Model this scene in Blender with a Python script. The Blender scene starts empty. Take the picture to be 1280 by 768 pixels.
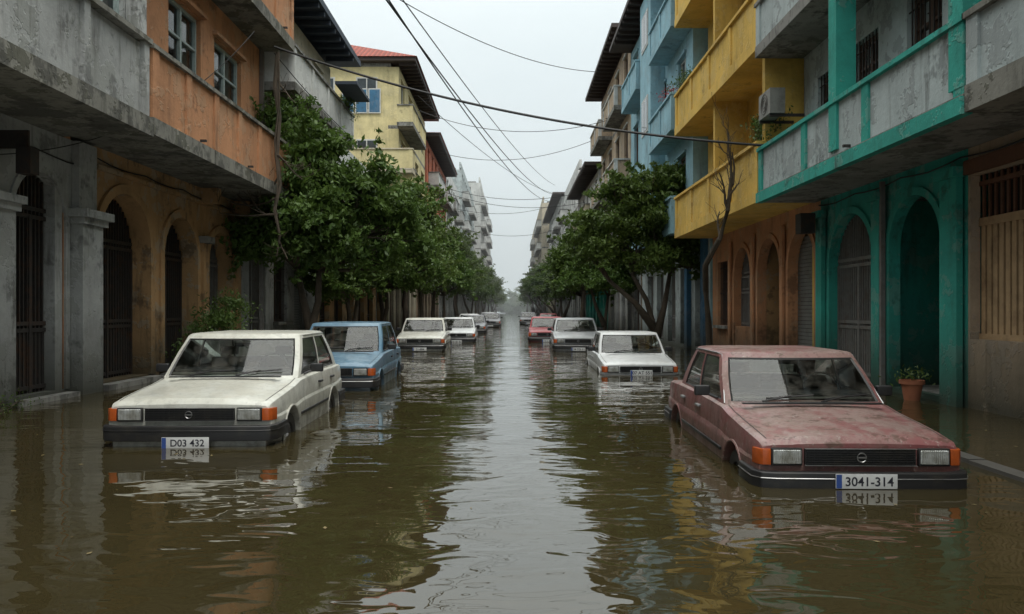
import bpy, bmesh, math, random
import numpy as np
from mathutils import Vector, Matrix, noise
random.seed(7)
SC = bpy.context.scene
COL = SC.collection

# ------------------------------------------------------------------ materials
def nt(name):
    m = bpy.data.materials.new(name); m.use_nodes = True
    t = m.node_tree
    return m, t, t.nodes['Principled BSDF'], t.nodes['Material Output']
def N(t, typ, **kw):
    n = t.nodes.new(typ)
    for k, v in kw.items(): setattr(n, k, v)
    return n
def setin(n, **kw):
    for k, v in kw.items(): n.inputs[k.replace('_', ' ')].default_value = v
def c4(c): return (c[0], c[1], c[2], 1.0)
def mixc(t, fac, a, b, mode='MIX'):
    n = N(t, 'ShaderNodeMix', data_type='RGBA', blend_type=mode)
    for i, v in ((0, fac), (6, a), (7, b)):
        if isinstance(v, (int, float)): n.inputs[i].default_value = v
        elif isinstance(v, tuple): n.inputs[i].default_value = c4(v)
        else: t.links.new(v, n.inputs[i])
    return n.outputs[2]
def noisef(t, vec, scale, detail=4, rough=.6, mp=None, lo=.4, hi=.6):
    if mp:
        m = N(t, 'ShaderNodeMapping'); m.inputs['Scale'].default_value = mp
        t.links.new(vec, m.inputs[0]); vec = m.outputs[0]
    n = N(t, 'ShaderNodeTexNoise'); setin(n, Scale=scale, Detail=min(detail, 4.5), Roughness=rough)
    t.links.new(vec, n.inputs['Vector'])
    r = N(t, 'ShaderNodeMapRange'); setin(r, From_Min=lo, From_Max=hi)
    r.clamp = True
    t.links.new(n.outputs[0], r.inputs[0])
    return r.outputs[0], n.outputs[0]
def mulf(t, a, b, op='MULTIPLY'):
    n = N(t, 'ShaderNodeMath', operation=op, use_clamp=True)
    for i, v in ((0, a), (1, b)):
        if isinstance(v, (int, float)): n.inputs[i].default_value = v
        else: t.links.new(v, n.inputs[i])
    return n.outputs[0]

def stucco(name, base, dirt=(.05, .045, .035), streak=.6, patch=.35, patchcol=None, rough=.9, damp=True, var=.8, mould=.58):
    m, t, p, o = nt(name)
    tc = N(t, 'ShaderNodeTexCoord').outputs['Object']
    lg, _ = noisef(t, tc, .8, 3, .65, None, .35, .65)
    col = mixc(t, mulf(t, lg, .6), base, tuple(c*.55*var+.01 for c in base))
    fine, fr = noisef(t, tc, 11, 4, .75, None, .3, .7)
    col = mixc(t, mulf(t, fine, .3), col, tuple(min(1, c*1.25) for c in base))
    pc = patchcol or tuple(.5*c+.13 for c in base)
    pt, pr = noisef(t, tc, 1.7, 4.5, .72, None, .54, .56)
    col = mixc(t, mulf(t, pt, min(1, patch*1.6)), col, pc)
    p2, _ = noisef(t, tc, 1.3, 4.5, .78, (1, 1, .85), mould-.01, mould+.06)
    col = mixc(t, mulf(t, p2, .4+.4*streak), col, tuple(.25*c+.02 for c in base))
    # rain streaks, broken up by a second, broad noise so they do not stripe the whole wall
    st, _ = noisef(t, tc, 1.5, 4.5, .72, (2.6, 2.6, .34), .52, .72)
    br, _ = noisef(t, tc, .9, 3, .6, None, .42, .60)
    col = mixc(t, mulf(t, mulf(t, st, mulf(t, mulf(t, br, .75), .25, 'ADD')), min(1, streak*1.3)), col, dirt)
    if damp:
        sx = N(t, 'ShaderNodeSeparateXYZ'); t.links.new(tc, sx.inputs[0])
        r = N(t, 'ShaderNodeMapRange'); setin(r, From_Min=1.4, From_Max=.05)
        t.links.new(sx.outputs[2], r.inputs[0])
        dn, _ = noisef(t, tc, 2.2, 4, .7, (1, 1, .6), .3, .6)
        r2 = mulf(t, r.outputs[0], mulf(t, dn, .65, 'ADD'))
        col = mixc(t, mulf(t, r2, .9), col, (.035, .036, .024))
    t.links.new(col, p.inputs['Base Color'])
    setin(p, Roughness=rough)
    p.inputs['Specular IOR Level'].default_value = .25
    b = N(t, 'ShaderNodeBump'); setin(b, Strength=.7, Distance=.02)
    h = mulf(t, mulf(t, pt, .4), mulf(t, fr, .6), 'ADD')
    t.links.new(h, b.inputs['Height']); t.links.new(b.outputs[0], p.inputs['Normal'])
    return m

def plain(name, base, rough=.5, metal=0., var=.25, scale=6, dirt=(.05, .045, .035), dirtf=.3, spec=.5, bump=0.):
    m, t, p, o = nt(name)
    tc = N(t, 'ShaderNodeTexCoord').outputs['Object']
    f, fr = noisef(t, tc, scale, 3, .65, None, .35, .65)
    col = mixc(t, mulf(t, f, var), base, tuple(c*.5 for c in base))
    if dirtf:
        g, _ = noisef(t, tc, scale*.4, 4, .7, None, .5, .72)
        col = mixc(t, mulf(t, g, dirtf), col, dirt)
    t.links.new(col, p.inputs['Base Color'])
    setin(p, Roughness=rough, Metallic=metal)
    p.inputs['Specular IOR Level'].default_value = spec
    if bump:
        b = N(t, 'ShaderNodeBump'); setin(b, Strength=.6, Distance=bump)
        t.links.new(fr, b.inputs['Height']); t.links.new(b.outputs[0], p.inputs['Normal'])
    return m

def carpaint(name, base, fade=None, fadef=.0, dirt=.35, rough=.32, rust=0.):
    m, t, p, o = nt(name)
    tc = N(t, 'ShaderNodeTexCoord').outputs['Object']
    ge = N(t, 'ShaderNodeNewGeometry')
    sx = N(t, 'ShaderNodeSeparateXYZ'); t.links.new(ge.outputs['Normal'], sx.inputs[0])
    up = N(t, 'ShaderNodeMapRange'); setin(up, From_Min=.3, From_Max=.95); t.links.new(sx.outputs[2], up.inputs[0])
    col = base
    if fade:
        fn, _ = noisef(t, tc, 2.2, 4.5, .78, (1, .6, 1), .42, .56)
        fac = mulf(t, mulf(t, mulf(t, up.outputs[0], .65), .35, 'ADD'), mulf(t, mulf(t, fn, .35, 'ADD'), fadef))
        col = mixc(t, fac, base, fade)
        sp, _ = noisef(t, tc, 9, 4.5, .8, None, .55, .60)
        col = mixc(t, mulf(t, sp, .35), col, tuple(c*.5 for c in base))
    if rust:
        rn, _ = noisef(t, tc, 3.1, 4.5, .88, None, .56, .59)
        col = mixc(t, mulf(t, rn, rust), col, (.085, .042, .027))
        rn2, _ = noisef(t, tc, 19, 4, .8, None, .59, .65)
        col = mixc(t, mulf(t, rn2, rust), col, (.42, .37, .34))
    dn, _ = noisef(t, tc, 4, 4.5, .75, (1, 1, .7), .42, .7)
    col = mixc(t, mulf(t, dn, dirt), col, (.15, .125, .09))
    zz = N(t, 'ShaderNodeSeparateXYZ'); t.links.new(tc, zz.inputs[0])
    lo = N(t, 'ShaderNodeMapRange'); setin(lo, From_Min=.75, From_Max=.40); t.links.new(zz.outputs[2], lo.inputs[0])
    ln, _ = noisef(t, tc, 5, 4, .7, None, .2, .7)
    col = mixc(t, mulf(t, mulf(t, lo.outputs[0], ln), .85), col, (.075, .062, .04))
    t.links.new(col, p.inputs['Base Color'])
    rr = N(t, 'ShaderNodeMapRange'); setin(rr, To_Min=rough, To_Max=rough+.35); t.links.new(dn, rr.inputs[0])
    t.links.new(rr.outputs[0], p.inputs['Roughness'])
    p.inputs['Coat Weight'].default_value = .4 if not rust else .2; p.inputs['Coat Roughness'].default_value = .1
    return m

def glassmat(name, tint=(.62, .7, .68), dust=.07):
    m, t, p, o = nt(name); t.nodes.remove(p)
    fr = N(t, 'ShaderNodeFresnel'); fr.inputs[0].default_value = 1.6
    tr = N(t, 'ShaderNodeBsdfTransparent'); tr.inputs[0].default_value = c4(tint)
    gl = N(t, 'ShaderNodeBsdfGlossy'); gl.inputs['Roughness'].default_value = .03; gl.inputs[0].default_value = (.95, .95, .95, 1)
    df = N(t, 'ShaderNodeBsdfDiffuse'); df.inputs[0].default_value = (.35, .33, .28, 1)
    m1 = N(t, 'ShaderNodeMixShader'); t.links.new(fr.outputs[0], m1.inputs[0]); t.links.new(tr.outputs[0], m1.inputs[1]); t.links.new(gl.outputs[0], m1.inputs[2])
    m2 = N(t, 'ShaderNodeMixShader')
    tc = N(t, 'ShaderNodeTexCoord').outputs['Object']
    dn, _ = noisef(t, tc, 5, 4, .7, None, .45, .8)
    f = mulf(t, dn, dust*2); t.links.new(f, m2.inputs[0])
    t.links.new(m1.outputs[0], m2.inputs[1]); t.links.new(df.outputs[0], m2.inputs[2])
    t.links.new(m2.outputs[0], o.inputs[0])
    return m

def leafmat(name, a, b, trans=.3):
    m, t, p, o = nt(name)
    tc = N(t, 'ShaderNodeTexCoord').outputs['Object']
    f, _ = noisef(t, tc, 1.1, 2, .6, None, .35, .65)
    g = N(t, 'ShaderNodeNewGeometry')
    col = mixc(t, f, a, b)
    col = mixc(t, mulf(t, g.outputs['Random Per Island'], .55), col, tuple(c*1.5 for c in b))
    hs = N(t, 'ShaderNodeObjectInfo')
    col2 = mixc(t, mulf(t, hs.outputs['Random'], .5), col, (.10, .125, .024))
    t.links.new(col2, p.inputs['Base Color']); setin(p, Roughness=.5)
    p.inputs['Specular IOR Level'].default_value = .35
    tl = N(t, 'ShaderNodeBsdfTranslucent'); t.links.new(mixc(t, .5, col2, (.12, .19, .035)), tl.inputs[0])
    mx = N(t, 'ShaderNodeMixShader'); mx.inputs[0].default_value = trans
    t.links.new(p.outputs[0], mx.inputs[1]); t.links.new(tl.outputs[0], mx.inputs[2]); t.links.new(mx.outputs[0], o.inputs[0])
    return m

M = {}
M['grey'] = stucco('grey_plaster', (.42, .43, .42), streak=.65, patch=.45, patchcol=(.30, .31, .29), mould=.56)
M['concrete'] = stucco('stained_concrete', (.26, .255, .235), dirt=(.025, .026, .02), streak=.9, patch=.5, patchcol=(.13, .13, .11), damp=False, mould=.54)
M['fascia'] = stucco('mouldy_slab_edge', (.24, .235, .205), dirt=(.025, .026, .018), streak=.9, patch=.45, patchcol=(.10, .10, .075), damp=False, mould=.52)
M['orange'] = stucco('orange_plaster', (.54, .27, .14), streak=.45, patch=.3, patchcol=(.45, .30, .19), mould=.585)
M['orangedk'] = stucco('ochre_plaster', (.44, .27, .13), streak=.65, patch=.4, patchcol=(.36, .30, .22), mould=.56)
M['cream'] = stucco('cream_plaster', (.54, .48, .36), streak=.45, patch=.2)
M['white'] = stucco('white_plaster', (.60, .61, .59), streak=.4, patch=.2, mould=.61)
M['yellow'] = stucco('yellow_plaster', (.70, .46, .11), streak=.35, patch=.2, patchcol=(.60, .45, .20), mould=.61)
M['yellowlt'] = stucco('pale_yellow_plaster', (.66, .57, .31), streak=.25, patch=.15, mould=.63)
M['teal'] = stucco('teal_paint', (.045, .35, .285), streak=.45, patch=.35, patchcol=(.16, .33, .28), mould=.585)
M['palegrey'] = stucco('pale_blue_grey_plaster', (.45, .51, .51), streak=.55, patch=.5, patchcol=(.30, .33, .33), mould=.575)
M['blue'] = stucco('pale_blue_plaster', (.30, .50, .58), streak=.3, patch=.25, mould=.6)
M['bluedk'] = stucco('blue_paint', (.06, .16, .27), streak=.3, patch=.2)
M['terra'] = stucco('terracotta_plaster', (.50, .15, .08), streak=.3, patch=.2)
M['brown'] = stucco('beige_plaster', (.45, .35, .25), streak=.45, patch=.3)
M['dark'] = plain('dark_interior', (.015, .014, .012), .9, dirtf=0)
M['iron'] = plain('rusty_iron', (.045, .04, .037), .6, .3, .5, 12, (.12, .05, .02), .5)
M['ironlt'] = plain('painted_iron', (.19, .185, .175), .6, .2, .4, 10, (.12, .06, .03), .5)
M['roller'] = plain('roller_shutter_steel', (.22, .23, .22), .5, .4, .35, 5, (.08, .05, .03), .5)
M['wood'] = plain('brown_wood', (.15, .065, .035), .65, 0, .5, 8)
M['tanwood'] = plain('tan_gate_paint', (.46, .31, .17), .7, 0, .45, 5, (.10, .05, .025), .6)
M['frame'] = plain('window_frame_paint', (.36, .44, .43), .6, 0, .3, 8)
M['framewh'] = plain('white_frame_paint', (.55, .55, .52), .6, 0, .3, 8)
M['acgrey'] = plain('dirty_grey_casing', (.22, .22, .20), .6, 0, .4, 8, dirtf=.6)
M['framebr'] = plain('brown_frame_paint', (.11, .06, .04), .6, 0, .3, 8)
M['pane'] = plain('window_pane', (.035, .045, .05), .06, 0, .5, 1.5, (.10, .12, .12), .5)
M['curtain'] = plain('curtain', (.38, .38, .34), .9, 0, .3, 9)
M['winglass'] = glassmat('window_glass', (.7, .76, .76), .05)
M['eave'] = plain('dark_blue_eave', (.035, .05, .075), .7, 0, .4, 3)
M['eavebr'] = plain('dark_timber_eave', (.05, .035, .03), .7, 0, .4, 3)
M['bark'] = plain('bark', (.09, .07, .05), .95, 0, .6, 7, (.03, .035, .02), .5, bump=.02)
M['leaf'] = leafmat('tree_leaves', (.042, .088, .022), (.09, .15, .032))
M['leafhaze'] = leafmat('haze_tinted_leaves', (.12, .17, .14), (.17, .23, .17), .2)  # distance haze painted into the leaf colour: paler, bluer green
M['leafb'] = leafmat('bush_leaves', (.045, .09, .025), (.07, .13, .035))
M['cable'] = plain('cable_rubber', (.012, .012, .012), .6, dirtf=0)
M['pot'] = plain('terracotta_pot', (.34, .12, .06), .8)
M['red'] = plain('flower_red', (.5, .03, .03), .6, dirtf=0)
def tiles():
    m, t, p, o = nt('roof_tiles')
    tc = N(t, 'ShaderNodeTexCoord').outputs['Object']
    w = N(t, 'ShaderNodeTexWave', wave_type='BANDS', bands_direction='X'); setin(w, Scale=1.2, Distortion=.6); t.links.new(tc, w.inputs[0])
    f, _ = noisef(t, tc, 4, 4, .7, None, .3, .7)
    col = mixc(t, f, (.40, .09, .06), (.20, .055, .04)); t.links.new(mixc(t, mulf(t, w.outputs[1], .5), col, (.09, .03, .025)), p.inputs['Base Color'])
    setin(p, Roughness=.85)
    b = N(t, 'ShaderNodeBump'); setin(b, Distance=.06); t.links.new(w.outputs[1], b.inputs['Height']); t.links.new(b.outputs[0], p.inputs['Normal'])
    return m
M['tiles'] = tiles()
M['rubber'] = plain('black_rubber', (.018, .018, .018), .55, 0, .3, 9, (.08, .07, .05), .35)
M['blackpl'] = plain('black_plastic', (.02, .02, .021), .45, 0, .3, 9, (.08, .07, .05), .4)
M['chrome'] = plain('dull_chrome', (.42, .42, .42), .35, .8, .3, 9, (.08, .07, .05), .6)
M['seat'] = plain('car_seat_cloth', (.19, .175, .15), .9, 0, .3, 9)
M['tray'] = plain('car_interior_trim', (.15, .14, .12), .8, 0, .3, 5)
M['carglass'] = glassmat('car_glass', (.84, .92, .90), .10)
def lampmat():
    m, t, p, o = nt('headlamp_lens')
    tc = N(t, 'ShaderNodeTexCoord').outputs['Object']
    w = N(t, 'ShaderNodeTexWave', wave_type='BANDS', bands_direction='X'); setin(w, Scale=22., Distortion=0.); t.links.new(tc, w.inputs[0])
    f, _ = noisef(t, tc, 12, 3, .6, None, .4, .65)
    t.links.new(mixc(t, f, (.66, .68, .66), (.40, .40, .36)), p.inputs['Base Color']); setin(p, Roughness=.15, Metallic=.5)
    p.inputs['Coat Weight'].default_value = 1.
    b = N(t, 'ShaderNodeBump'); setin(b, Distance=.006, Strength=.7); t.links.new(w.outputs[1], b.inputs['Height']); t.links.new(b.outputs[0], p.inputs['Normal'])
    return m
M['lamp'] = lampmat()
M['amber'] = plain('amber_lens', (.50, .10, .02), .2, 0, .3, 20)
M['redlens'] = plain('red_lens', (.35, .02, .02), .2, 0, .3, 20)
M['plate'] = plain('plate_white', (.62, .63, .62), .45, 0, .15, 9)
M['plateblue'] = plain('plate_blue', (.03, .08, .30), .45, 0, .15, 9)
M['ink'] = plain('plate_ink', (.02, .02, .03), .5, 0, 0, 9, dirtf=0)
M['hub'] = plain('wheel_steel', (.25, .25, .25), .4, .6, .3, 9)
P_WHITE = carpaint('off_white_car_paint', (.68, .69, .63), (.56, .54, .45), .6, .30)
P_WHITE2 = carpaint('white_car_paint', (.68, .70, .70), None, 0, .25)
P_BLUE = carpaint('blue_car_paint', (.08, .19, .29), (.19, .31, .40), .7, .25)
P_RED = carpaint('faded_red_car_paint', (.23, .058, .064), (.30, .205, .185), .95, .5, .38, .65)
P_RED2 = carpaint('red_car_paint', (.33, .035, .045), None, 0, .25)
P_GREY = carpaint('grey_car_paint', (.22, .23, .25), None, 0, .2)
P_SILV = carpaint('silver_car_paint', (.42, .44, .45), None, 0, .2)

# ------------------------------------------------------------------ mesh helpers
def new_empty(name, loc=(0, 0, 0), rot=0):
    e = bpy.data.objects.new(name, None); e.empty_display_size = .2
    e.location = loc; e.rotation_euler = (0, 0, rot); COL.objects.link(e); return e
def sharp_edges(bm, ang=30):
    return [e for e in bm.edges if len(e.link_faces) == 2 and e.calc_face_angle(0) > math.radians(ang)]
def add_obj(name, bm, mats, parent=None, bevel=0, seg=2, smooth=True, ang=35):
    if bevel:
        es = sharp_edges(bm)
        if es: bmesh.ops.bevel(bm, geom=es, offset=bevel, segments=seg, profile=.6, affect='EDGES', clamp_overlap=True)
    me = bpy.data.meshes.new(name); bm.to_mesh(me); bm.free()
    for m in (mats if isinstance(mats, (list, tuple)) else [mats]): me.materials.append(m)
    if smooth:
        me.shade_smooth(); me.set_sharp_from_angle(angle=math.radians(ang))
    o = bpy.data.objects.new(name, me); COL.objects.link(o)
    if parent: o.parent = parent
    return o
def bbox(bm, x0, x1, y0, y1, z0, z1):
    vs = [bm.verts.new(p) for p in ((x0, y0, z0), (x1, y0, z0), (x1, y1, z0), (x0, y1, z0), (x0, y0, z1), (x1, y0, z1), (x1, y1, z1), (x0, y1, z1))]
    for f in ((0, 3, 2, 1), (4, 5, 6, 7), (0, 1, 5, 4), (1, 2, 6, 5), (2, 3, 7, 6), (3, 0, 4, 7)):
        bm.faces.new([vs[i] for i in f])
    return vs
def tube(bm, pts, rad, seg=7, cap=True):
    pts = [Vector(p) for p in pts]; rings = []
    for i, p in enumerate(pts):
        d = (pts[min(i+1, len(pts)-1)] - pts[max(i-1, 0)]).normalized()
        a = d.cross(Vector((0, 0, 1)) if abs(d.z) < .9 else Vector((1, 0, 0))).normalized(); b = d.cross(a)
        r = rad[i] if isinstance(rad, (list, tuple)) else rad
        rings.append([bm.verts.new(p + (a*math.cos(k*2*math.pi/seg) + b*math.sin(k*2*math.pi/seg))*r) for k in range(seg)])
    for i in range(len(rings)-1):
        for k in range(seg):
            bm.faces.new((rings[i][k], rings[i][(k+1) % seg], rings[i+1][(k+1) % seg], rings[i+1][k]))
    if cap:
        bm.faces.new(rings[0][::-1]); bm.faces.new(rings[-1])

class Bld:
    def __init__(s, name): s.e = new_empty(name); s.parts = {}
    def bm(s, part, mat, bevel=0):
        k = (part, mat)
        if k not in s.parts: s.parts[k] = (bmesh.new(), bevel)
        return s.parts[k][0]
    def finish(s):
        used = {}
        for (part, mat), (bm, bv) in s.parts.items():
            used[part] = used.get(part, 0)+1
            nm = part if used[part] == 1 else '%s_%d' % (part, used[part])
            if not bv: bmesh.ops.recalc_face_normals(bm, faces=bm.faces)
            add_obj(nm, bm, M[mat], s.e, bevel=bv, seg=1, smooth=False)

class Fr:
    def __init__(s, B, O, U, Nn): s.B = B; s.O = Vector(O); s.U = Vector(U); s.N = Vector(Nn)
    def P(s, u, z, n): return s.O + s.U*u + s.N*n + Vector((0, 0, z))
    def box(s, part, mat, u0, u1, z0, z1, n0, n1, bevel=0):
        a = s.P(u0, z0, n0); b = s.P(u1, z1, n1)
        bbox(s.B.bm(part, mat, bevel), min(a.x, b.x), max(a.x, b.x), min(a.y, b.y), max(a.y, b.y), min(a.z, b.z), max(a.z, b.z))
    def quad(s, part, mat, pts):
        bm = s.B.bm(part, mat); bm.faces.new([bm.verts.new(s.P(*p)) for p in pts])
    def row(s, part, mat, u0, u1, z0, z1, ops, depth=.25, n=0.):
        cur = u0
        for op in sorted(ops, key=lambda q: q[0]):
            a, b, lo, hi, kind = op[:5]; arch = len(op) > 5 and op[5]
            if a > cur+1e-4: s.quad(part, mat, [(cur, z0, n), (a, z0, n), (a, z1, n), (cur, z1, n)])
            if lo > z0+1e-4: s.quad(part, mat, [(a, z0, n), (b, z0, n), (b, lo, n), (a, lo, n)])
            r = (b-a)/2; c = (a+b)/2; K = 16
            if arch:
                top = lambda u, hi=hi, r=r, c=c: hi-r+r*math.sqrt(max(0, 1-((u-c)/r)**2))
                us = [c - r*math.cos(math.pi*k/K) for k in range(K+1)]
            else:
                top = lambda u, hi=hi: hi
                us = [a, b]
            for i in range(len(us)-1):
                q, w = us[i], us[i+1]
                if z1 > hi+1e-4 or arch: s.quad(part, mat, [(q, top(q), n), (w, top(w), n), (w, z1, n), (q, z1, n)])
                s.quad('reveals', mat, [(q, top(q), n), (w, top(w), n), (w, top(w), n-depth), (q, top(q), n-depth)])
            for q in (a, b): s.quad('reveals', mat, [(q, lo, n), (q, top(q), n), (q, top(q), n-depth), (q, lo, n-depth)])
            s.quad('reveals', mat, [(a, lo, n), (b, lo, n), (b, lo, n-depth), (a, lo, n-depth)])
            s.fill(kind, a, b, lo, hi, top, n-depth, arch)
            cur = b
        if cur < u1-1e-4: s.quad(part, mat, [(cur, z0, n), (u1, z0, n), (u1, z1, n), (cur, z1, n)])
    def panel(s, part, mat, a, b, lo, top, n):
        K = 14
        for i in range(K):
            q = a+(b-a)*i/K; w = a+(b-a)*(i+1)/K
            s.quad(part, mat, [(q, lo, n), (w, lo, n), (w, top(w), n), (q, top(q), n)])
    def fill(s, kind, a, b, lo, hi, top, n, arch):
        w = b-a; c = (a+b)/2
        if kind == 'open':
            D = 2.4
            for q in (a-.5, b+.5): s.quad('passage', 'teal', [(q, lo-.3, n), (q, hi+.1, n), (q, hi+.1, n-D), (q, lo-.3, n-D)])
            s.quad('passage', 'palegrey', [(a-.5, lo-.3, n-D), (b+.5, lo-.3, n-D), (b+.5, hi+.1, n-D), (a-.5, hi+.1, n-D)])
            s.quad('passage', 'concrete', [(a-.5, lo-.02, n), (b+.5, lo-.02, n), (b+.5, lo-.02, n-D), (a-.5, lo-.02, n-D)])
            s.quad('passage', 'concrete', [(a-.5, hi+.08, n), (b+.5, hi+.08, n), (b+.5, hi+.08, n-D), (a-.5, hi+.08, n-D)])
            s.box('passage_door', 'wood', c-.45, c+.45, lo, lo+2.0, n-D+.01, n-D+.07)
            return
        if kind in ('gate', 'gatelt'):
            mt = 'iron' if kind == 'gate' else 'ironlt'
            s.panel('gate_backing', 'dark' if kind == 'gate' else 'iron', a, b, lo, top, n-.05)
            spr = hi-w/2 if arch else hi
            k = int(w/.10)
            for i in range(k+1):
                u = a+.03+(w-.06)*i/k; s.box('gate_bars', mt, u-.014, u+.014, lo, top(u)-.01, n-.02, n+.012)
            for z in (lo+.05, lo+.9, lo+1.0, spr-.04, spr+.08):
                s.box('gate_rails', mt, a, b, z, z+.06, n-.025, n+.02)
            for q in (c-.035, ): s.box('gate_stile', mt, q, q+.07, lo, spr, n-.02, n+.03)
            s.box('gate_stile', mt, a, a+.07, lo, spr, n-.02, n+.025); s.box('gate_stile', mt, b-.07, b, lo, spr, n-.02, n+.025)
            s.box('gate_plate', mt, a+.07, b-.07, lo+.1, lo+.9, n-.03, n-.008)
            return
        if kind == 'tangate':
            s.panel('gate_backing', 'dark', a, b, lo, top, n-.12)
            k = int(w/.13)
            for i in range(k):
                u = a+w*(i+.5)/k; s.box('gate_slats', 'tanwood', u-.045, u+.045, lo+.02, lo+1.55, n-.04, n)
            s.box('gate_rails', 'tanwood', a, b, lo+1.55, lo+1.66, n-.05, n+.02)
            s.box('gate_rails', 'tanwood', a, b, lo, lo+.08, n-.05, n+.02)
            for i in range(k):
                u = a+w*(i+.5)/k; s.box('gate_grille', 'wood', u-.02, u+.02, lo+1.66, hi, n-.03, n)
            s.box('gate_rails', 'wood', a, b, lo+2.1, lo+2.16, n-.05, n+.02)
            return
        if kind == 'roller':
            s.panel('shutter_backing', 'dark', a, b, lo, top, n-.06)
            z = lo
            while z < hi-.02:
                zz = z+.085
                if arch:
                    r = w/2; sp = hi-r; h = max(0, zz-sp); half = math.sqrt(max(0, r*r-h*h))
                else: half = w/2
                if half > .05: s.box('shutter_slats', 'roller', c-half, c+half, z, z+.075, n-.03, n+.004)
                z += .085
            return
        if kind == 'dark':
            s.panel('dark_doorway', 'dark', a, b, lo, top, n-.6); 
            s.box('door_leaf', 'wood', a, c-.05, lo, hi-w/2, n-.2, n-.14)
            for q in (a, b): s.quad('dark_jamb', 'orangedk', [(q, lo, n), (q, hi, n), (q, hi, n-.6), (q, lo, n-.6)])
            return
        if kind.startswith('farwin'):
            s.panel('window_panes', 'pane', a, b, lo, top, n)
            fm = 'framewh' if kind.endswith('w') else 'framebr'
            s.box('window_frames', fm, c-.04, c+.04, lo, hi-.02, n-.02, n+.03)
            s.box('window_frames', fm, a, a+.07, lo, hi, n-.02, n+.03); s.box('window_frames', fm, b-.07, b, lo, hi, n-.02, n+.03)
            s.box('window_frames', fm, a, b, hi-.07, hi, n-.02, n+.04); s.box('window_frames', fm, a, b, lo, lo+.07, n-.02, n+.04)
            return
        if kind.startswith('win') or kind == 'barwin' or kind == 'shut':
            fm = {'win': 'frame', 'winw': 'framewh', 'winb': 'framebr', 'barwin': 'framebr', 'shut': 'framebr'}[kind]
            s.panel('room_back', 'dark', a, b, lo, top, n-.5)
            if kind != 'shut':
                s.panel('window_glass', 'winglass', a, b, lo, top, n-.03)
                k = random.choice([.25, .35, .5])
                s.box('curtains', 'curtain', a+.02, a+w*k, lo, hi-.05, n-.14, n-.12); s.box('curtains', 'curtain', b-w*k*.8, b-.02, lo, hi-.05, n-.15, n-.13)
            for q, r in ((a, a+.06), (b-.06, b), (c-.04, c+.04)): s.box('window_frames', fm, q, r, lo, top((q+r)/2), n-.05, n+.03)
            for q, r in ((lo, lo+.07), (hi-.07, hi), (lo+(hi-lo)*.68, lo+(hi-lo)*.68+.045)): s.box('window_frames', fm, a+.06, b-.06, q, r, n-.05, n+.027)
            s.box('window_sills', 'concrete', a-.08, b+.08, lo-.09, lo-.005, n, n+.36, )
            if kind == 'barwin':
                k = int(w/.12)
                for i in range(1, k): 
                    u = a+w*i/k; s.box('window_bars', 'iron', u-.009, u+.009, lo, hi, n+.12, n+.138)
                for z in (lo+.2, (lo+hi)/2, hi-.2): s.box('window_bars', 'iron', a, b, z, z+.02, n+.105, n+.12)
            if kind == 'shut':
                for (q, r) in ((a+.06, c-.04), (c+.04, b-.06)):
                    z = lo+.08
                    while z < hi-.1:
                        s.box('louvres', 'wood', q, r, z, z+.035, n-.035, n+.0); z += .055
            return
    def archtrim(s, mat, a, b, lo, hi, wd=.14, n0=0., n1=.05):
        K = 20; r = (b-a)/2; c = (a+b)/2; sp = hi-r
        bm = s.B.bm('arch_mouldings', mat)
        prev = None
        for k in range(K+1):
            t = math.pi*k/K; cu, sz = -math.cos(t), math.sin(t)
            pts = [s.P(c+cu*(r-.004), sp+sz*(r-.004), n1), s.P(c+cu*(r+wd), sp+sz*(r+wd), n1), s.P(c+cu*(r+wd), sp+sz*(r+wd), n0-.02), s.P(c+cu*(r-.004), sp+sz*(r-.004), n0-.02)]
            vs = [bm.verts.new(p) for p in pts]
            if prev:
                for i in range(4): bm.faces.new((prev[i], prev[(i+1) % 4], vs[(i+1) % 4], vs[i]))
            prev = vs
        s.box('arch_mouldings', mat, a-wd, a+.004, lo, sp, n0-.02, n1); s.box('arch_mouldings', mat, b-.004, b+wd, lo, sp, n0-.02, n1)
    def balcony(s, u0, u1, z, n0, n1, h, panel, slab='concrete', trim=None, slabt=.24, posts=1.6, coping=.07, slabtrim=None):
        trim = trim or panel
        s.box('balcony_slabs', slab, u0, u1, z, z+slabt, n0, n1, .015)
        if slabtrim: s.box('balcony_fascia', slabtrim, u0-.01, u1+.01, z-.012, z+slabt-.03, n1-.1, n1+.035, .01)
        t = z+slabt+.002
        s.box('parapets', panel, u0+.06, u1-.06, t, z+h-coping, n1-.15, n1-.05)
        for q in (u0+.04, u1-.14): s.box('parapets', panel, q, q+.1, t, z+h-coping, n0, n1-.152)
        k = max(1, round((u1-u0)/posts))
        for i in range(k+1):
            u = u0+.12+(u1-u0-.24)*i/k
            s.box('parapet_posts', trim, u-.11, u+.11, t, z+h-coping-.002, n1-.18, n1-.012, .012)
            if i < k and i % 2 and slab in ('concrete', 'fascia'): s.box('drain_spouts', 'iron', u+.55, u+.6, z+slabt+.03, z+slabt+.07, n1-.1, n1+.06)
        s.box('copings', trim if trim != panel else slab, u0-.02, u1+.02, z+h-coping, z+h, n1-.2, n1+.02, .012)
        for q in (u0-.02, u1-.16): s.box('copings', trim if trim != panel else slab, q, q+.18, z+h-coping, z+h, n0, n1-.203, .01)
    def mass(s, mat, u0, u1, zt, back=9, nf=-.003, z0=-.6):
        s.box('end_walls', mat, u0+.004, u0+.2, z0, zt, -back, nf)
        s.box('end_walls', mat, u1-.2, u1-.004, z0, zt, -back, nf)
        s.box('rear_wall', mat, u0+.203, u1-.203, z0, zt, -back, -back+.2)
        s.box('roof_slab', 'concrete', u0+.002, u1-.002, zt+.002, zt+.2, -back, nf+.15)
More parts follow.
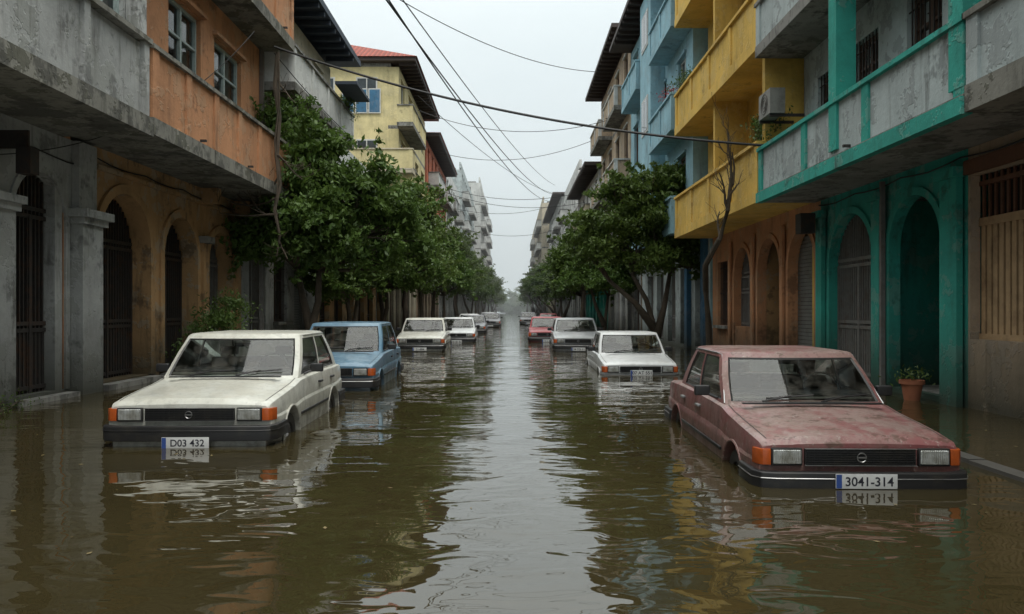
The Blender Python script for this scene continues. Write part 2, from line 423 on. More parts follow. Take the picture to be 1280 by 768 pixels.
    def conduit(s, u0, u1, z, n, r=.012, sag=.05, step=1.5):
        bm = s.B.bm('wall_cables', 'cable'); pts = []; k = max(1, int((u1-u0)/step))
        for i in range(k*4+1):
            q = i/4; pts.append(s.P(u0+(u1-u0)*i/(k*4), z-sag*math.sin(math.pi*(q % 1))+random.uniform(-.006, .006), n))
        tube(bm, pts, r, 4)

def side(B, sd, X): return Fr(B, (sd*X, 0, 0), (0, 1, 0), (-sd, 0, 0))

# ================================================================== LEFT SIDE
B = Bld('grey_apartment_building'); F = side(B, -1, 7.0)
ops = []
u = 11.15
while u > -14: ops.append((u, u+1.3, .12, 3.4, 'gate', True)); u -= 2.15
F.row('ground_wall', 'grey', -15, 12.42+.9, -.6, 4.05, ops, .16)
for o in ops:
    F.archtrim('grey', o[0], o[1], .12, 3.4, .1, 0, .03)
    F.box('pilasters', 'grey', o[0]-.75, o[0]-.12, -.6, 2.72, 0, .13, .02); F.box('capitals', 'grey', o[0]-.8, o[0]-.07, 2.72, 2.82, 0, .18, .02); F.box('capitals', 'grey', o[0]-.84, o[0]-.03, 2.822, 2.93, 0, .24, .02)
    F.box('steps', 'concrete', o[0]-.1, o[1]+.1, -.5, .07, -.2, .2, .02)
F.box('pilasters', 'grey', 12.62, 13.25, -.6, 2.72, .002, .2, .02); F.box('capitals', 'grey', 12.56, 13.31, 2.72, 2.82, 0, .26, .02); F.box('capitals', 'grey', 12.5, 13.37, 2.822, 2.95, 0, .33, .03); F.box('pilasters', 'grey', 12.66, 13.2, 2.952, 4.04, .002, .12, .02)
for i in range(1, 3):
    z = 4.05+(i-1)*3.9
    F.box('floor_slabs', 'fascia', -15, 12.40, z, z+.28, -.2, 1.42, .02)
    wo = []; u = 10.95
    while u > -13: wo.append((u, u+1.05, z+1.5, z+3.15, 'win')); u -= 2.7
    F.row('upper_wall', 'grey', -15, 12.38, z+.28, z+3.9, wo, .1, n=1.15)
    F.box('parapet_band', 'grey', -15, 12.37, z+.282, z+1.4, 1.16, 1.3)
    for k in range(16): F.box('parapet_posts', 'grey', 12.37-.16-k*1.72, 12.37-k*1.72, z+.284, z+1.42, 1.17, 1.37, .012)
    F.box('copings', 'fascia', -15, 12.39, z+1.422, z+1.5, 1.16, 1.42, .012)
F.box('corner_post', 'grey', 12.05, 12.36, 5.56, 12, 1.16, 1.33, .02)
F.mass('grey', -15, 12.4, 12.0); F.box('end_wall_upper', 'grey', 12.2, 12.385, 4.35, 11.9, 0, 1.14)
F.conduit(0, 13.3, 3.72, .03)
F.box('wall_lantern', 'iron', 10.75, 10.95, 3.2, 3.55, .3, .5, .02); F.box('wall_lantern', 'iron', 10.83, 10.87, 3.55, 3.8, .0, .42)
B.finish()

B = Bld('orange_apartment_building'); F = side(B, -1, 7.0)
ops = [(13.45, 15.35, .12, 3.45, 'gate', True), (15.95, 17.65, .12, 3.3, 'gate', True), (18.3, 19.8, .12, 3.2, 'gatelt', True)]
F.row('ground_wall', 'orangedk', 13.33, 20.5, -.6, 4.1, ops, .34)
for o in ops:
    F.archtrim('orangedk', o[0], o[1], .12, o[3], .16, 0, .05); F.box('steps', 'concrete', o[0]-.1, o[1]+.1, -.5, .09, -.35, .25, .02)
for u in (17.82, 20.0):
    F.box('pilasters', 'orangedk', u, u+.3, -.6, 2.85, 0, .1, .02); F.box('capitals', 'concrete', u-.07, u+.37, 2.852, 3.0, 0, .22, .03); F.box('corbels', 'orangedk', u+.04, u+.26, 3.75, 4.09, 0, .4, .02)
F.box('string_course', 'orangedk', 13.35, 20.5, 3.72, 3.8, .002, .07, .01)
F.conduit(13.4, 20.4, 3.9, .03)
for i in range(3):
    z = 4.1+i*3.9
    F.balcony(12.45, 20.5, z, 0, 1.4, 1.42, 'orange', 'fascia', 'orange', .27, 1.35)
    F.box('floor_slabs', 'concrete', 12.43, 20.48, z+.002, z+.26, -.3, -.002)
    wo = [(12.9, 14.0, z+1.15, z+3.2, 'win'), (14.95, 16.5, z+1.15, z+3.25, 'win'), (17.25, 18.95, z+1.15, z+3.15, 'win')]
    F.row('upper_wall', 'orange', 12.44, 20.45, z+.275, z+3.9, wo, .12, n=.55)
    for w in wo: F.box('window_hoods', 'orange', w[0]-.1, w[1]+.1, w[3]+.04, w[3]+.12, .552, .66, .01)
F.mass('orange', 12.43, 20.5, 15.8); F.box('end_wall_upper', 'orange', 20.25, 20.46, 4.4, 15.7, 0, .54)
F.box('roof_slab', 'concrete', 12.45, 20.5, 15.8, 16.0, .16, 1.5)
F.box('drain_pipe', 'ironlt', 20.3, 20.4, 0, 15, .56, .66)
B.finish()

def building(name, sd, X, u0, u1, z0, fh, nf, wall, ground='concrete', bal=None, overhang=.6, balN=1.3, eave=None, win='farwin', ww=1.1, gap=2.6, trim=None, groundops=None, roof=None, balr=None, back=9, slab='concrete', skip=()):
    B = Bld(name); F = side(B, sd, X)
    g = []; u = u0+.6
    while u+1.5 < u1:
        g.append((u, u+1.5, .1, min(z0-.5, 2.9), random.choice(['roller', 'gatelt', 'gate', 'farwin']), False)); u += 2.4
    F.row('ground_wall', ground, u0, u1, -.6, z0, g if groundops is None else groundops, .2)
    for i in range(nf):
        z = z0+i*fh
        F.box('floor_slabs', slab, u0+.01, u1-.01, z, z+.2, -.3, overhang)
        wo = []; k = max(1, int((u1-u0-.8)/gap)); st = (u1-u0)/k
        for j in range(k):
            c = u0+st*(j+.5); wo.append((c-ww/2, c+ww/2, z+(.9 if (j+i) % 3 else .45), z+fh-.55, win if (i+j) % 4 else 'farwin'))
        F.row('upper_wall', wall, u0+.01, u1-.01, z+.2, z+fh, wo, .14, n=overhang)
        for w in wo: F.box('window_surrounds', trim or wall, w[0]-.1, w[1]+.1, w[3]+.02, w[3]+.1, overhang+.002, overhang+.07)
        if bal:
            rr = balr or [(u0, u1)]
            for bi, (p, q) in enumerate(rr):
                if (i, bi) in skip: continue
                F.balcony(p+.03, q-.03, z-.01, overhang+.003, balN, 1.2, bal, slab, trim or bal, .22, 2.0)
    zt = z0+nf*fh
    F.mass(wall, u0, u1, zt, back)
    for q in (u0+.012, u1-.21): F.box('end_wall_upper', wall, q, q+.19, z0+.21, zt-.01, -.002, overhang-.004)
    if eave:
        F.box('eave', eave, u0-.5, u1+.4, zt+.205, zt+.4, -back-.4, overhang+1.0, .02)
        k = int((u1-u0)/.7)
        for j in range(k): F.box('rafters', eave, u0+j*.7, u0+j*.7+.09, zt+.06, zt+.2, overhang+.01, overhang+.95)
    else: F.box('roof_parapet', wall, u0+.02, u1-.02, zt+.203, zt+.9, overhang-.3, overhang-.1)
    if roof:
        bm = B.bm('tile_roof', 'tiles'); e0 = F.P(u0-.6, zt+.42, overhang+1.1); e1 = F.P(u1+.5, zt+.42, overhang+1.1); e2 = F.P(u1+.5, zt+.42, -back-.5); e3 = F.P(u0-.6, zt+.42, -back-.5)
        mid = (overhang-back)/2
        r0 = F.P(u0+3.0, zt+.42+roof, mid); r1 = F.P(u1-3, zt+.42+roof, mid)
        V = [bm.verts.new(v) for v in (e0, e1, e2, e3, r0, r1)]
        for f in ((0, 1, 5, 4), (1, 2, 5), (2, 3, 4, 5), (3, 0, 4), (0, 3, 2, 1)): bm.faces.new([V[i] for i in f])
    G = Fr(B, (0, u0+.004, 0), (1, 0, 0), (0, -1, 0))
    for i in range(nf):
        z = z0+i*fh
        for q in (1.2, 3.6, 6.0):
            x = sd*(X+q)
            G.box('end_window_frames', 'framewh', x-.6, x+.6, z+1.0, z+fh-.6, .001, .06); G.box('end_window_panes', 'pane', x-.52, x-.03, z+1.08, z+fh-.68, .05, .067); G.box('end_window_panes', 'pane', x+.03, x+.52, z+1.08, z+fh-.68, .05, .067)
    c = (u0+u1)/2
    if not roof:
        F.box('water_tank', 'concrete', c-.8, c+.8, zt+.3, zt+1.7, -3.4, -1.8, .05)
        F.box('stair_head', wall, u1-4, u1-1, zt+.21, zt+2.6, -6, -1.5, .02)
        e = B.bm('roof_antennas', 'iron'); pz = F.P(c+1.5, zt+.2, -1.2)
        tube(e, [pz, pz+Vector((0, 0, 2.4))], .03, 5); 
        for q in (1.6, 2.0, 2.3): tube(e, [pz+Vector((-.5, 0, q)), pz+Vector((.5, 0, q))], .015, 4)
    return B, F

B, F = building('cream_apartment_building', -1, 7.0, 20.55, 28.3, 4.2, 2.85, 2, 'cream', 'grey', 'white', .55, 1.4, 'eave', 'win', 1.2, 2.6, groundops=[(21.2, 22.6, .1, 2.9, 'gatelt', False), (23.4, 24.8, 1.0, 2.8, 'barwin', False), (25.6, 27.2, .1, 2.9, 'roller', False)])
for z in (6.3, ): F.box('awning', 'eave', 25.2, 27.4, z+2.2, z+2.3, 1.4, 2.1)
B.finish()
B, F = building('low_shop_building', -1, 7.0, 28.35, 43.6, 4.0, 3.0, 1, 'white', 'orangedk', 'cream', .4, 1.2); B.finish()
B, F = building('tile_roofed_yellow_house', -1, 7.0, 45, 58.5, 4.6, 3.5, 3, 'yellowlt', 'cream', 'yellowlt', .6, 1.5, 'eavebr', 'farwinw', 1.5, 3.0, roof=1.9, balr=[(44.2, 51)], back=7)
G = Fr(B, (0, 45, 0), (1, 0, 0), (0, -1, 0))
G.balcony(-10.4, -5.45, 8.9, .003, 1.3, 1.35, 'yellowlt', 'cream', 'yellowlt', .25, 2.0)
for q in (-9.6, -8.85, -8.1): G.box('end_wide_window', 'framewh', q, q+.7, 12.45, 13.85, .0685, .10); G.box('end_wide_window', 'bluedk', q+.06, q+.64, 12.51, 13.79, .10, .105)
B.finish()
B, F = building('terracotta_apartment_building', -1, 7.0, 58.7, 76, 4.0, 3.3, 3, 'terra', 'brown', 'white', .7, 1.5, 'eavebr', roof=.9, balr=[(60, 66), (69, 75)], skip=((0, 1),)); B.finish()
B, F = building('white_apartment_building', -1, 7.0, 76.3, 96, 4.0, 3.5, 3, 'white', 'grey', 'grey', .7, 1.6, balr=[(77, 82), (87, 91)], skip=((1, 0),)); B.finish()
B, F = building('white_apartment_building', -1, 7.0, 96.5, 128, 4.0, 3.6, 4, 'palegrey', 'grey', 'white', .9, 1.7, balr=[(98, 104), (112, 120)]); B.finish()
B, F = building('white_apartment_building', -1, 6.0, 129, 190, 4.0, 3.6, 5, 'white', 'grey', 'white', .9, 1.7, balr=[(130, 145), (160, 175)]); B.finish()

# ================================================================== RIGHT SIDE
B = Bld('teal_trimmed_apartment_building'); F = side(B, 1, 6.3)
ops = [(13.85, 15.75, .1, 3.15, 'gatelt', True), (11.65, 13.25, .08, 3.15, 'open', True), (7.6, 10.95, .95, 3.2, 'tangate', False),
       (3.6, 6.9, .95, 3.2, 'tangate', False), (-.4, 2.9, .95, 3.2, 'tangate', False), (-5, -2, .1, 3.1, 'gate', False), (-10, -7, .1, 3.1, 'gate', False)]
F.row('ground_wall', 'teal', 11.0, 16.25, -.6, 3.6, ops[:2], .16)
F.row('ground_wall', 'brown', -14, 10.998, -.6, 3.6, ops[2:], .14)
for o in ops[:2]: F.archtrim('teal', o[0], o[1], .1, 3.15, .12, 0, .04)
for u, q in ((11.06, .44), (13.40, .3), (15.9, .3)): F.box('columns', 'teal', u, u+q, -.6, 3.2, .041, .13, .02); F.box('column_caps', 'teal', u-.04, u+q+.04, 3.2, 3.34, .041, .2, .02)
F.box('wooden_lintel', 'wood', 7.5, 11.0, 3.21, 3.4, .002, .07, .01)
for i in range(3):
    z = 3.58+i*3.0
    n1 = 1.2 if i == 0 else 1.25
    F.balcony(9.0, 16.55, z, 0, n1, 1.12, 'palegrey', 'concrete', 'teal' if i == 0 else 'palegrey', .22, 2.5, .07, 'teal' if i == 0 else None)
    F.balcony(-14, 8.98, z, 0, n1, 1.12, 'palegrey', 'fascia', 'palegrey', .30, 2.5, .07)
    wo = [(9.3, 10.7, z+.95, z+2.45, 'shut'), (11.2, 12.2, z+.95, z+2.5, 'barwin'), (13.15, 14.15, z+.95, z+2.45, 'barwin'), (14.95, 15.75, z+.95, z+2.35, 'barwin'), (6.4, 7.8, z+.95, z+2.45, 'shut'), (3.4, 4.8, z+.95, z+2.45, 'shut'), (.4, 1.8, z+.95, z+2.45, 'shut')]
    F.row('upper_wall', 'palegrey', -14, 16.5, z+.3, z+3.0, wo, .15, n=.25)
    for u in (12.55, 9.02):
        F.box('teal_columns', 'teal', u, u+.3, z+.31, z+3.0, n1-.32, n1-.005, .015)
F.mass('palegrey', -14, 16.5, 12.5)
F.box('end_wall_upper', 'palegrey', 16.3, 16.49, 3.9, 12.4, 0, .24)
F.box('drain_pipe', 'ironlt', 13.31, 13.38, 0, 3.5, .06, .13)
F.box('wall_box', 'iron', 16.0, 16.3, 2.9, 3.3, .21, .5, .02)
F.conduit(6, 16.2, 3.47, .06)
B.finish()

B = Bld('yellow_apartment_building'); F = side(B, 1, 6.3)
ops = [(16.5, 18.1, .1, 3.1, 'roller', True), (18.65, 20.35, .1, 3.1, 'dark', True), (20.95, 22.5, .9, 3.05, 'gatelt', True), (23.1, 24.4, .9, 2.8, 'barwin', False)]
F.row('ground_wall', 'orange', 16.255, 25.0, -.6, 3.6, ops, .2)
for o in ops[:3]: F.archtrim('orange', o[0], o[1], .0, o[3], .13, 0, .04)
for u in (18.38, 20.65, 22.8): F.box('pilasters', 'orange', u-.1, u+.1, -.6, 3.3, .042, .1, .02)
for i, (z, z2) in enumerate(((3.6, 6.8), (6.8, 10.2), (10.2, 13.6))):
    F.balcony(16.6, 25.0, z, 0, 1.2, 1.28, 'yellow', 'yellow', 'yellow', .25, 2.1)
    wo = [(17.2, 18.2, z+.3, z+2.6, 'winb'), (19.3, 20.5, z+1.0, z+2.6, 'barwin'), (21.4, 22.4, z+.3, z+2.6, 'shut'), (23.3, 24.4, z+1.0, z+2.6, 'winb')]
    F.row('upper_wall', 'yellow', 16.52, 24.98, z+.25, z2, wo, .2, n=.15)
    F.box('partition_fins', 'yellow', 20.8, 20.98, z+.26, z2, .152, 1.0, .01)
    F.box('partition_fins', 'yellow', 16.62, 16.8, z+.26, z2, .152, 1.02, .01)
F.mass('yellow', 16.52, 25.0, 13.6); F.box('roof_slab', 'concrete', 16.5, 25.1, 13.6, 13.8, .16, 1.6)
F.box('end_wall_upper', 'yellow', 16.53, 16.72, 12.5, 13.5, 0, .14)
B.finish()

B, F = building('pale_blue_apartment_building', 1, 6.3, 25.3, 38.5, 3.8, 3.3, 3, 'blue', 'palegrey', 'blue', .55, 1.25, 'eavebr', 'farwinw', 1.2, 2.5, balr=[(25.3, 29.5), (32.5, 36.8)], trim='blue', slab='blue', skip=((1, 1),))
F.box('projecting_bay', 'blue', 29.9, 32.3, 3.9, 13.6, .56, 1.1, .02)
for q in (25.6, 28.0): F.box('blue_columns', 'bluedk', q, q+.4, -.5, 3.75, .002, .16, .02)
for z in (5, 8.2, 11.5):
    F.box('bay_windows', 'framewh', 30.4, 31.8, z, z+1.4, 1.1, 1.13); F.box('bay_windows', 'pane', 30.5, 31.05, z+.1, z+1.3, 1.13, 1.14); F.box('bay_windows', 'pane', 31.15, 31.7, z+.1, z+1.3, 1.13, 1.14)
B.finish()
B, F = building('beige_apartment_building', 1, 6.3, 38.9, 51.8, 4.0, 3.6, 3, 'brown', 'grey', 'brown', .5, 1.3, 'eavebr', 'farwin', 1.3, 2.6, balr=[(39, 44), (46, 51)], trim='white', skip=((0, 1),)); B.finish()
B, F = building('white_apartment_building', 1, 6.3, 52.2, 68, 3.8, 3.4, 2, 'white', 'teal', 'cream', .6, 1.5, 'eavebr', balr=[(52.5, 57), (61, 65)]); B.finish()
B, F = building('white_apartment_building', 1, 6.3, 68.4, 88, 3.8, 3.2, 3, 'white', 'grey', 'white', .6, 1.5, balr=[(69, 74), (79, 83)], skip=((0, 1), (2, 0))); B.finish()
B, F = building('beige_apartment_building', 1, 6.3, 88.5, 118, 3.8, 3.4, 3, 'white', 'grey', 'white', .8, 1.5, 'eavebr', balr=[(90, 97), (104, 110)]); B.finish()
B, F = building('beige_apartment_building', 1, 5.4, 119, 185, 3.8, 3.4, 4, 'cream', 'grey', 'white', .9, 1.6, balr=[(122, 140), (155, 170)]); B.finish()

# ================================================================== GROUND + WATER
def sheet(name, x0, x1, y0, y1, z, mat):
    bm = bmesh.new(); bm.faces.new([bm.verts.new(p) for p in ((x0, y0, z), (x1, y0, z), (x1, y1, z), (x0, y1, z))])
    return add_obj(name, bm, mat, smooth=False)
asph = plain('asphalt', (.05, .05, .05), .9, 0, .4, 3)
sheet('ground', -1500, 1500, -300, 2500, -.62, plain('earth', (.12, .10, .07), .95))
sheet('road', -5.2, 4.0, -60, 700, -.45, asph)
pav = plain('wet_pavement', (.10, .095, .085), .5, 0, .5, 3, bump=.01)
def slab(name, x0, x1, y0, y1, z0, z1, mat, bv=.02):
    bm = bmesh.new(); bbox(bm, x0, x1, y0, y1, z0, z1); return add_obj(name, bm, mat, bevel=bv, smooth=False)
slab('pavement', 4.17, 6.5, -60, 400, -.6, -.02, pav)
slab('pavement', -7.2, -5.37, -60, 400, -.6, -.05, pav)
kc = M['concrete']
bm = bmesh.new(); y = -8.
while y < 60:
    h = .035+random.uniform(-.012, .012) - (.055 if y > 8 else 0); bbox(bm, 4.0+random.uniform(-.008, .008), 4.16, y, y+.98, -.5, h); y += 1.0
add_obj('kerb', bm, pav, bevel=.015, smooth=False)
bm = bmesh.new(); y = -8.
while y < 60: bbox(bm, -5.36, -5.2, y, y+.98, -.5, -.03+random.uniform(-.01, .01)); y += 1.0
add_obj('kerb', bm, kc, bevel=.015, smooth=False)

def watermat():
    m, t, p, o = nt('murky_flood_water')
    tc = N(t, 'ShaderNodeTexCoord').outputs['Object']
    f, _ = noisef(t, tc, .25, 3, .6, None, .3, .7)
    t.links.new(mixc(t, f, (.034, .027, .011), (.052, .041, .018)), p.inputs['Base Color'])
    setin(p, Roughness=.015, IOR=1.95)
    p.inputs['Specular IOR Level'].default_value = .5
    def wave(scale, mp, detail, rot=0, dist=0):
        mm = N(t, 'ShaderNodeMapping'); mm.inputs['Scale'].default_value = mp; mm.inputs['Rotation'].default_value = (0, 0, rot); t.links.new(tc, mm.inputs[0])
        n = N(t, 'ShaderNodeTexNoise'); setin(n, Scale=scale, Detail=detail, Roughness=.45, Distortion=dist); t.links.new(mm.outputs[0], n.inputs[0]); return n.outputs[0]
    a = wave(1.0, (.6, 1.0, 1), 0.5, .15, .5); b = wave(1.0, (2.2, 3.8, 1), 1.0, -.12, 1.0); c = wave(1.0, (8, 13, 1), 1.0, .2, .3)
    def sc(x, k):
        q = N(t, 'ShaderNodeMath', operation='MULTIPLY'); t.links.new(x, q.inputs[0])
        if isinstance(k, float): q.inputs[1].default_value = k
        else: t.links.new(k, q.inputs[1])
        return q.outputs[0]
    def ad(x, y):
        q = N(t, 'ShaderNodeMath', operation='ADD'); t.links.new(x, q.inputs[0]); t.links.new(y, q.inputs[1]); return q.outputs[0]
    pm, _ = noisef(t, tc, .35, 2, .5, (1, .6, 1), .38, .62)
    h = ad(ad(sc(a, .030), sc(sc(b, .0095), mulf(t, pm, .4, 'ADD'))), sc(sc(c, .0010), pm))
    bp = N(t, 'ShaderNodeBump'); setin(bp, Strength=1.0, Distance=1.0); t.links.new(h, bp.inputs['Height']); t.links.new(bp.outputs[0], p.inputs['Normal'])
    return m
sheet('flood_water', -400, 400, -60, 1500, 0, watermat())

bm = bmesh.new()
for i in range(170):
    y = random.uniform(3, 22); x = random.uniform(-5, 5); s = random.uniform(.006, .02); a = random.uniform(0, 6.28)
    if random.random() < .5: x = random.choice([-1, 1])*random.uniform(2.6, 5.4)
    vs = [bm.verts.new((x+math.cos(a+q)*s*k, y+math.sin(a+q)*s*k, .004)) for q, k in ((0, 1.6), (1.57, .7), (3.14, 1.4), (4.71, .7))]
    bm.faces.new(vs)
add_obj('floating_leaves', bm, plain('dead_leaves', (.22, .17, .07), .7), smooth=False)

# ================================================================== TREES
def leafcloud(lobes, nclump, nleaf, size, rng, out=1.1, sprigs=True):
    C = []
    vol = np.array([l[3]*l[4]*l[5] for l in lobes])**.8; vol /= vol.sum()
    for i in range(nclump):
        l = lobes[rng.choice(len(lobes), p=vol)]
        d = rng.normal(size=3); d /= np.linalg.norm(d); r = rng.uniform(.35, out)
        c = np.array(l[:3])+d*r*np.array(l[3:6])
        C.append((c, rng.uniform(.14, .42)))
        if sprigs and r > .9 and rng.random() < .45:
            dd = d+rng.normal(size=3)*.35; dd[2] -= .1
            for k in range(3): C.append((c+dd*.2*(k+1), .17-.035*k))
    P = []; 
    for c, r in C:
        n = max(4, int(nleaf*rng.uniform(.5, 1.4)*(1 if r > .18 else .3))); d = rng.normal(size=(n, 3)); d /= np.linalg.norm(d, axis=1)[:, None]
        q = c+d*(r*rng.uniform(.15, 1.0, (n, 1)))*np.array([1.25, 1.25, .75]); P.append(q)
    P = np.concatenate(P); n = len(P)
    a = rng.normal(size=(n, 3)); a[:, 2] -= .5; a /= np.linalg.norm(a, axis=1)[:, None]
    b = rng.normal(size=(n, 3)); b[:, 2] *= .45; b -= (a*b).sum(1)[:, None]*a; b /= np.linalg.norm(b, axis=1)[:, None]
    s = size*rng.uniform(.6, 1.3, (n, 1)); up = np.cross(a, b)
    V = np.empty((n, 4, 3)); V[:, 0] = P-a*s; V[:, 1] = P+b*s*.42+up*s*.1; V[:, 2] = P+a*s; V[:, 3] = P-b*s*.42+up*s*.1
    return V.reshape(-1, 3), n, C
def leafmesh(name, V, n):
    me = bpy.data.meshes.new(name); me.vertices.add(len(V)); me.vertices.foreach_set('co', V.ravel().astype(np.float32))
    me.loops.add(4*n); me.loops.foreach_set('vertex_index', np.arange(4*n, dtype=np.int32))
    me.polygons.add(n); me.polygons.foreach_set('loop_start', np.arange(0, 4*n, 4, dtype=np.int32)); me.update(calc_edges=True); me.validate(); return me
def make_tree(seed, trunk, lobes, nclump, nleaf, size, r0=.16):
    rng = np.random.default_rng(seed)
    V, n, C = leafcloud(lobes, nclump, nleaf, size, rng)
    lm = leafmesh('leaves', V, n); lm.materials.append(M['leaf'])
    bm = bmesh.new(); tops = []
    for tk in trunk:
        rr = [r0*(1-.5*i/(len(tk)-1)) for i in range(len(tk))]; rr[0] *= 1.3
        tube(bm, tk, rr, 9); tops.append(Vector(tk[-1]))
    for l in lobes:
        c = Vector(l[:3]); tp = min(tops, key=lambda q: (q-c).length)
        md = (tp*.5+c*.5)+Vector(rng.normal(size=3)*.15); tube(bm, [tp, md, c, c+Vector((0, 0, l[5]*.5))], [r0*.5, r0*.35, r0*.2, .015], 6)
        near = [q for q, _ in C if np.linalg.norm(q-np.array(l[:3])) < max(l[3:6])*1.1]
        for q in near[:9]:
            q = Vector(q); tube(bm, [md, (md*.45+q*.55)+Vector(rng.normal(size=3)*.12), q], [r0*.25, r0*.14, .008], 5)
    bmesh.ops.recalc_face_normals(bm, faces=bm.faces)
    bk = bpy.data.meshes.new('trunk_and_limbs'); bm.to_mesh(bk); bm.free(); bk.materials.append(M['bark']); bk.shade_smooth()
    return lm, bk
def place(T, name, loc, rot=0, sc=(1, 1, 1)):
    e = new_empty(name, loc, rot); e.scale = sc
    for nm, me in (('leaves', T[0]), ('trunk_and_limbs', T[1])):
        o = bpy.data.objects.new(nm, me); COL.objects.link(o); o.parent = e
    return e
TA = make_tree(3, [[(0, 0, -.6), (-.1, 0, .6), (.1, .1, 1.5), (.15, 0, 2.3)], [(.05, 0, .5), (-.25, .2, 1.4), (-.45, .2, 2.4)]],
    [(-.1, 0, 4.0, 1.45, 1.5, 1.2), (-.8, .1, 5.4, .95, 1., .9), (.2, 0, 5.3, .8, .8, .6), (1.3, -.2, 4.3, .95, .9, .8), (2.1, .1, 3.6, .8, .8, .6), (-1.0, -.5, 3.1, .8, .8, .6), (.5, -.5, 2.9, .9, .9, .5), (-.5, .3, 6.4, .5, .5, .45), (1.7, .1, 2.7, .85, .7, .45), (.3, -.8, 3.8, .8, .6, .6), (2.6, .2, 2.9, .4, .4, .35)], 640, 64, .085, .13)
TB = make_tree(5, [[(0, 0, -.6), (-.1, .1, .7), (-.35, .1, 1.6), (-.8, 0, 2.4)], [(-.05, 0, .4), (.2, 0, 1.4), (.4, .1, 2.5)], [(-.1, .1, .7), (-.7, .1, 1.5), (-1.5, .1, 2.2)]],
    [(-.6, 0, 4.0, 1.35, 1.2, .8), (-.3, 0, 4.9, 1.15, 1.1, .7), (.5, 0, 5.4, .85, .8, .5), (-1.7, 0, 3.1, 1.05, 1, .45), (1.0, .2, 3.4, 1.2, 1, .5), (0, -.3, 2.9, 1.2, 1, .4), (-2.0, .2, 4.2, .7, .7, .5), (1.2, 0, 4.5, .75, .7, .5), (-2.5, .1, 3.6, .6, .5, .35), (1.6, 0, 2.7, .5, .5, .3), (-1.3, 0, 5.1, .6, .5, .4)], 600, 64, .085, .12)
TC = make_tree(9, [[(0, 0, -.6), (.05, .1, 1), (0, 0, 2.4)]],
    [(0, 0, 4.0, 1.5, 1.5, 1.1), (.9, 0, 5.3, .85, .9, .75), (-.9, .3, 4.7, .9, 1, .6), (1.7, -.2, 3.3, .85, 1, .55), (-1.6, 0, 3.2, .9, 1, .55), (0, -1.2, 3.1, 1.1, .9, .6), (.3, 1.2, 4.2, 1, .9, .9), (.3, .2, 6.3, .45, .5, .45)], 420, 46, .11, .15)
TD = make_tree(12, [[(0, 0, -.6), (.15, .1, 1), (.3, 0, 2.2)], [(.1, 0, .6), (-.4, .2, 1.6), (-.7, .2, 2.6)]],
    [(.4, 0, 3.6, 1.2, 1.2, .8), (-.9, .2, 4.0, 1.0, 1.0, .7), (1.5, .3, 2.9, .8, .9, .45), (-1.8, -.3, 3.0, .9, .9, .45), (0, .5, 5.0, .8, .7, .55), (.2, -1.3, 3.0, .9, .8, .5), (-.6, 1.4, 3.2, .9, .8, .6)], 350, 48, .11, .13)
place(TA, 'leafy_street_tree', (-5.15, 20.6, 0), 0, (1.05, 1.0, 1.03))
place(TB, 'spreading_street_tree', (4.95, 27, 0), 0, (1.08, 1.0, 1.06))
rnd = random.Random(4)
for d, x, s in [(26.5, -5.3, .85), (31.5, -5.0, .9), (37, -4.9, 1.0), (43.5, -4.8, .95), (51, -4.7, 1.08), (60, -4.8, 1.02), (70, -4.6, 1.15), (82, -4.6, 1.1), (96, -4.6, 1.2), (112, -4.6, 1.2), (130, -4.5, 1.25), (152, -4.6, 1.3), (178, -4.6, 1.35), (208, -4.8, 1.4), (245, -5, 1.5), (285, -5.5, 1.6)]:
    place(rnd.choice([TA, TC, TD]), 'street_tree', (x+rnd.uniform(-.4, .4), d, 0), rnd.uniform(0, 6.28), (s, s*rnd.uniform(.95, 1.2), s*rnd.uniform(.88, 1.12)))
for d, x, s in [(41, 5.0, .9), (50, 4.9, 1.0), (58, 4.8, 1.1), (68, 4.7, 1.05), (79, 4.7, 1.15), (92, 4.6, 1.15), (108, 4.6, 1.2), (126, 4.6, 1.25), (148, 4.6, 1.3), (172, 4.6, 1.35), (200, 4.8, 1.4), (238, 5, 1.5), (280, 5.5, 1.6)]:
    place(rnd.choice([TB, TC, TD]), 'street_tree', (x+rnd.uniform(-.4, .4), d, 0), rnd.uniform(0, 6.28), (s, s*rnd.uniform(.95, 1.2), s*rnd.uniform(.88, 1.12)))
e = new_empty('distant_tree_mass'); far = TC[0].copy(); far.materials.clear(); far.materials.append(M['leafhaze'])
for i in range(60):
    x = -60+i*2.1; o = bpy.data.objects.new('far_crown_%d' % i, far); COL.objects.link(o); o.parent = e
    s = rnd.uniform(1.5, 2.3); o.location = (x+rnd.uniform(-1, 1), 330+rnd.uniform(-14, 14), -3.4-1.5*(i % 2)); o.scale = (s*1.4, s*1.4, s); o.rotation_euler = (0, 0, rnd.uniform(0, 6))

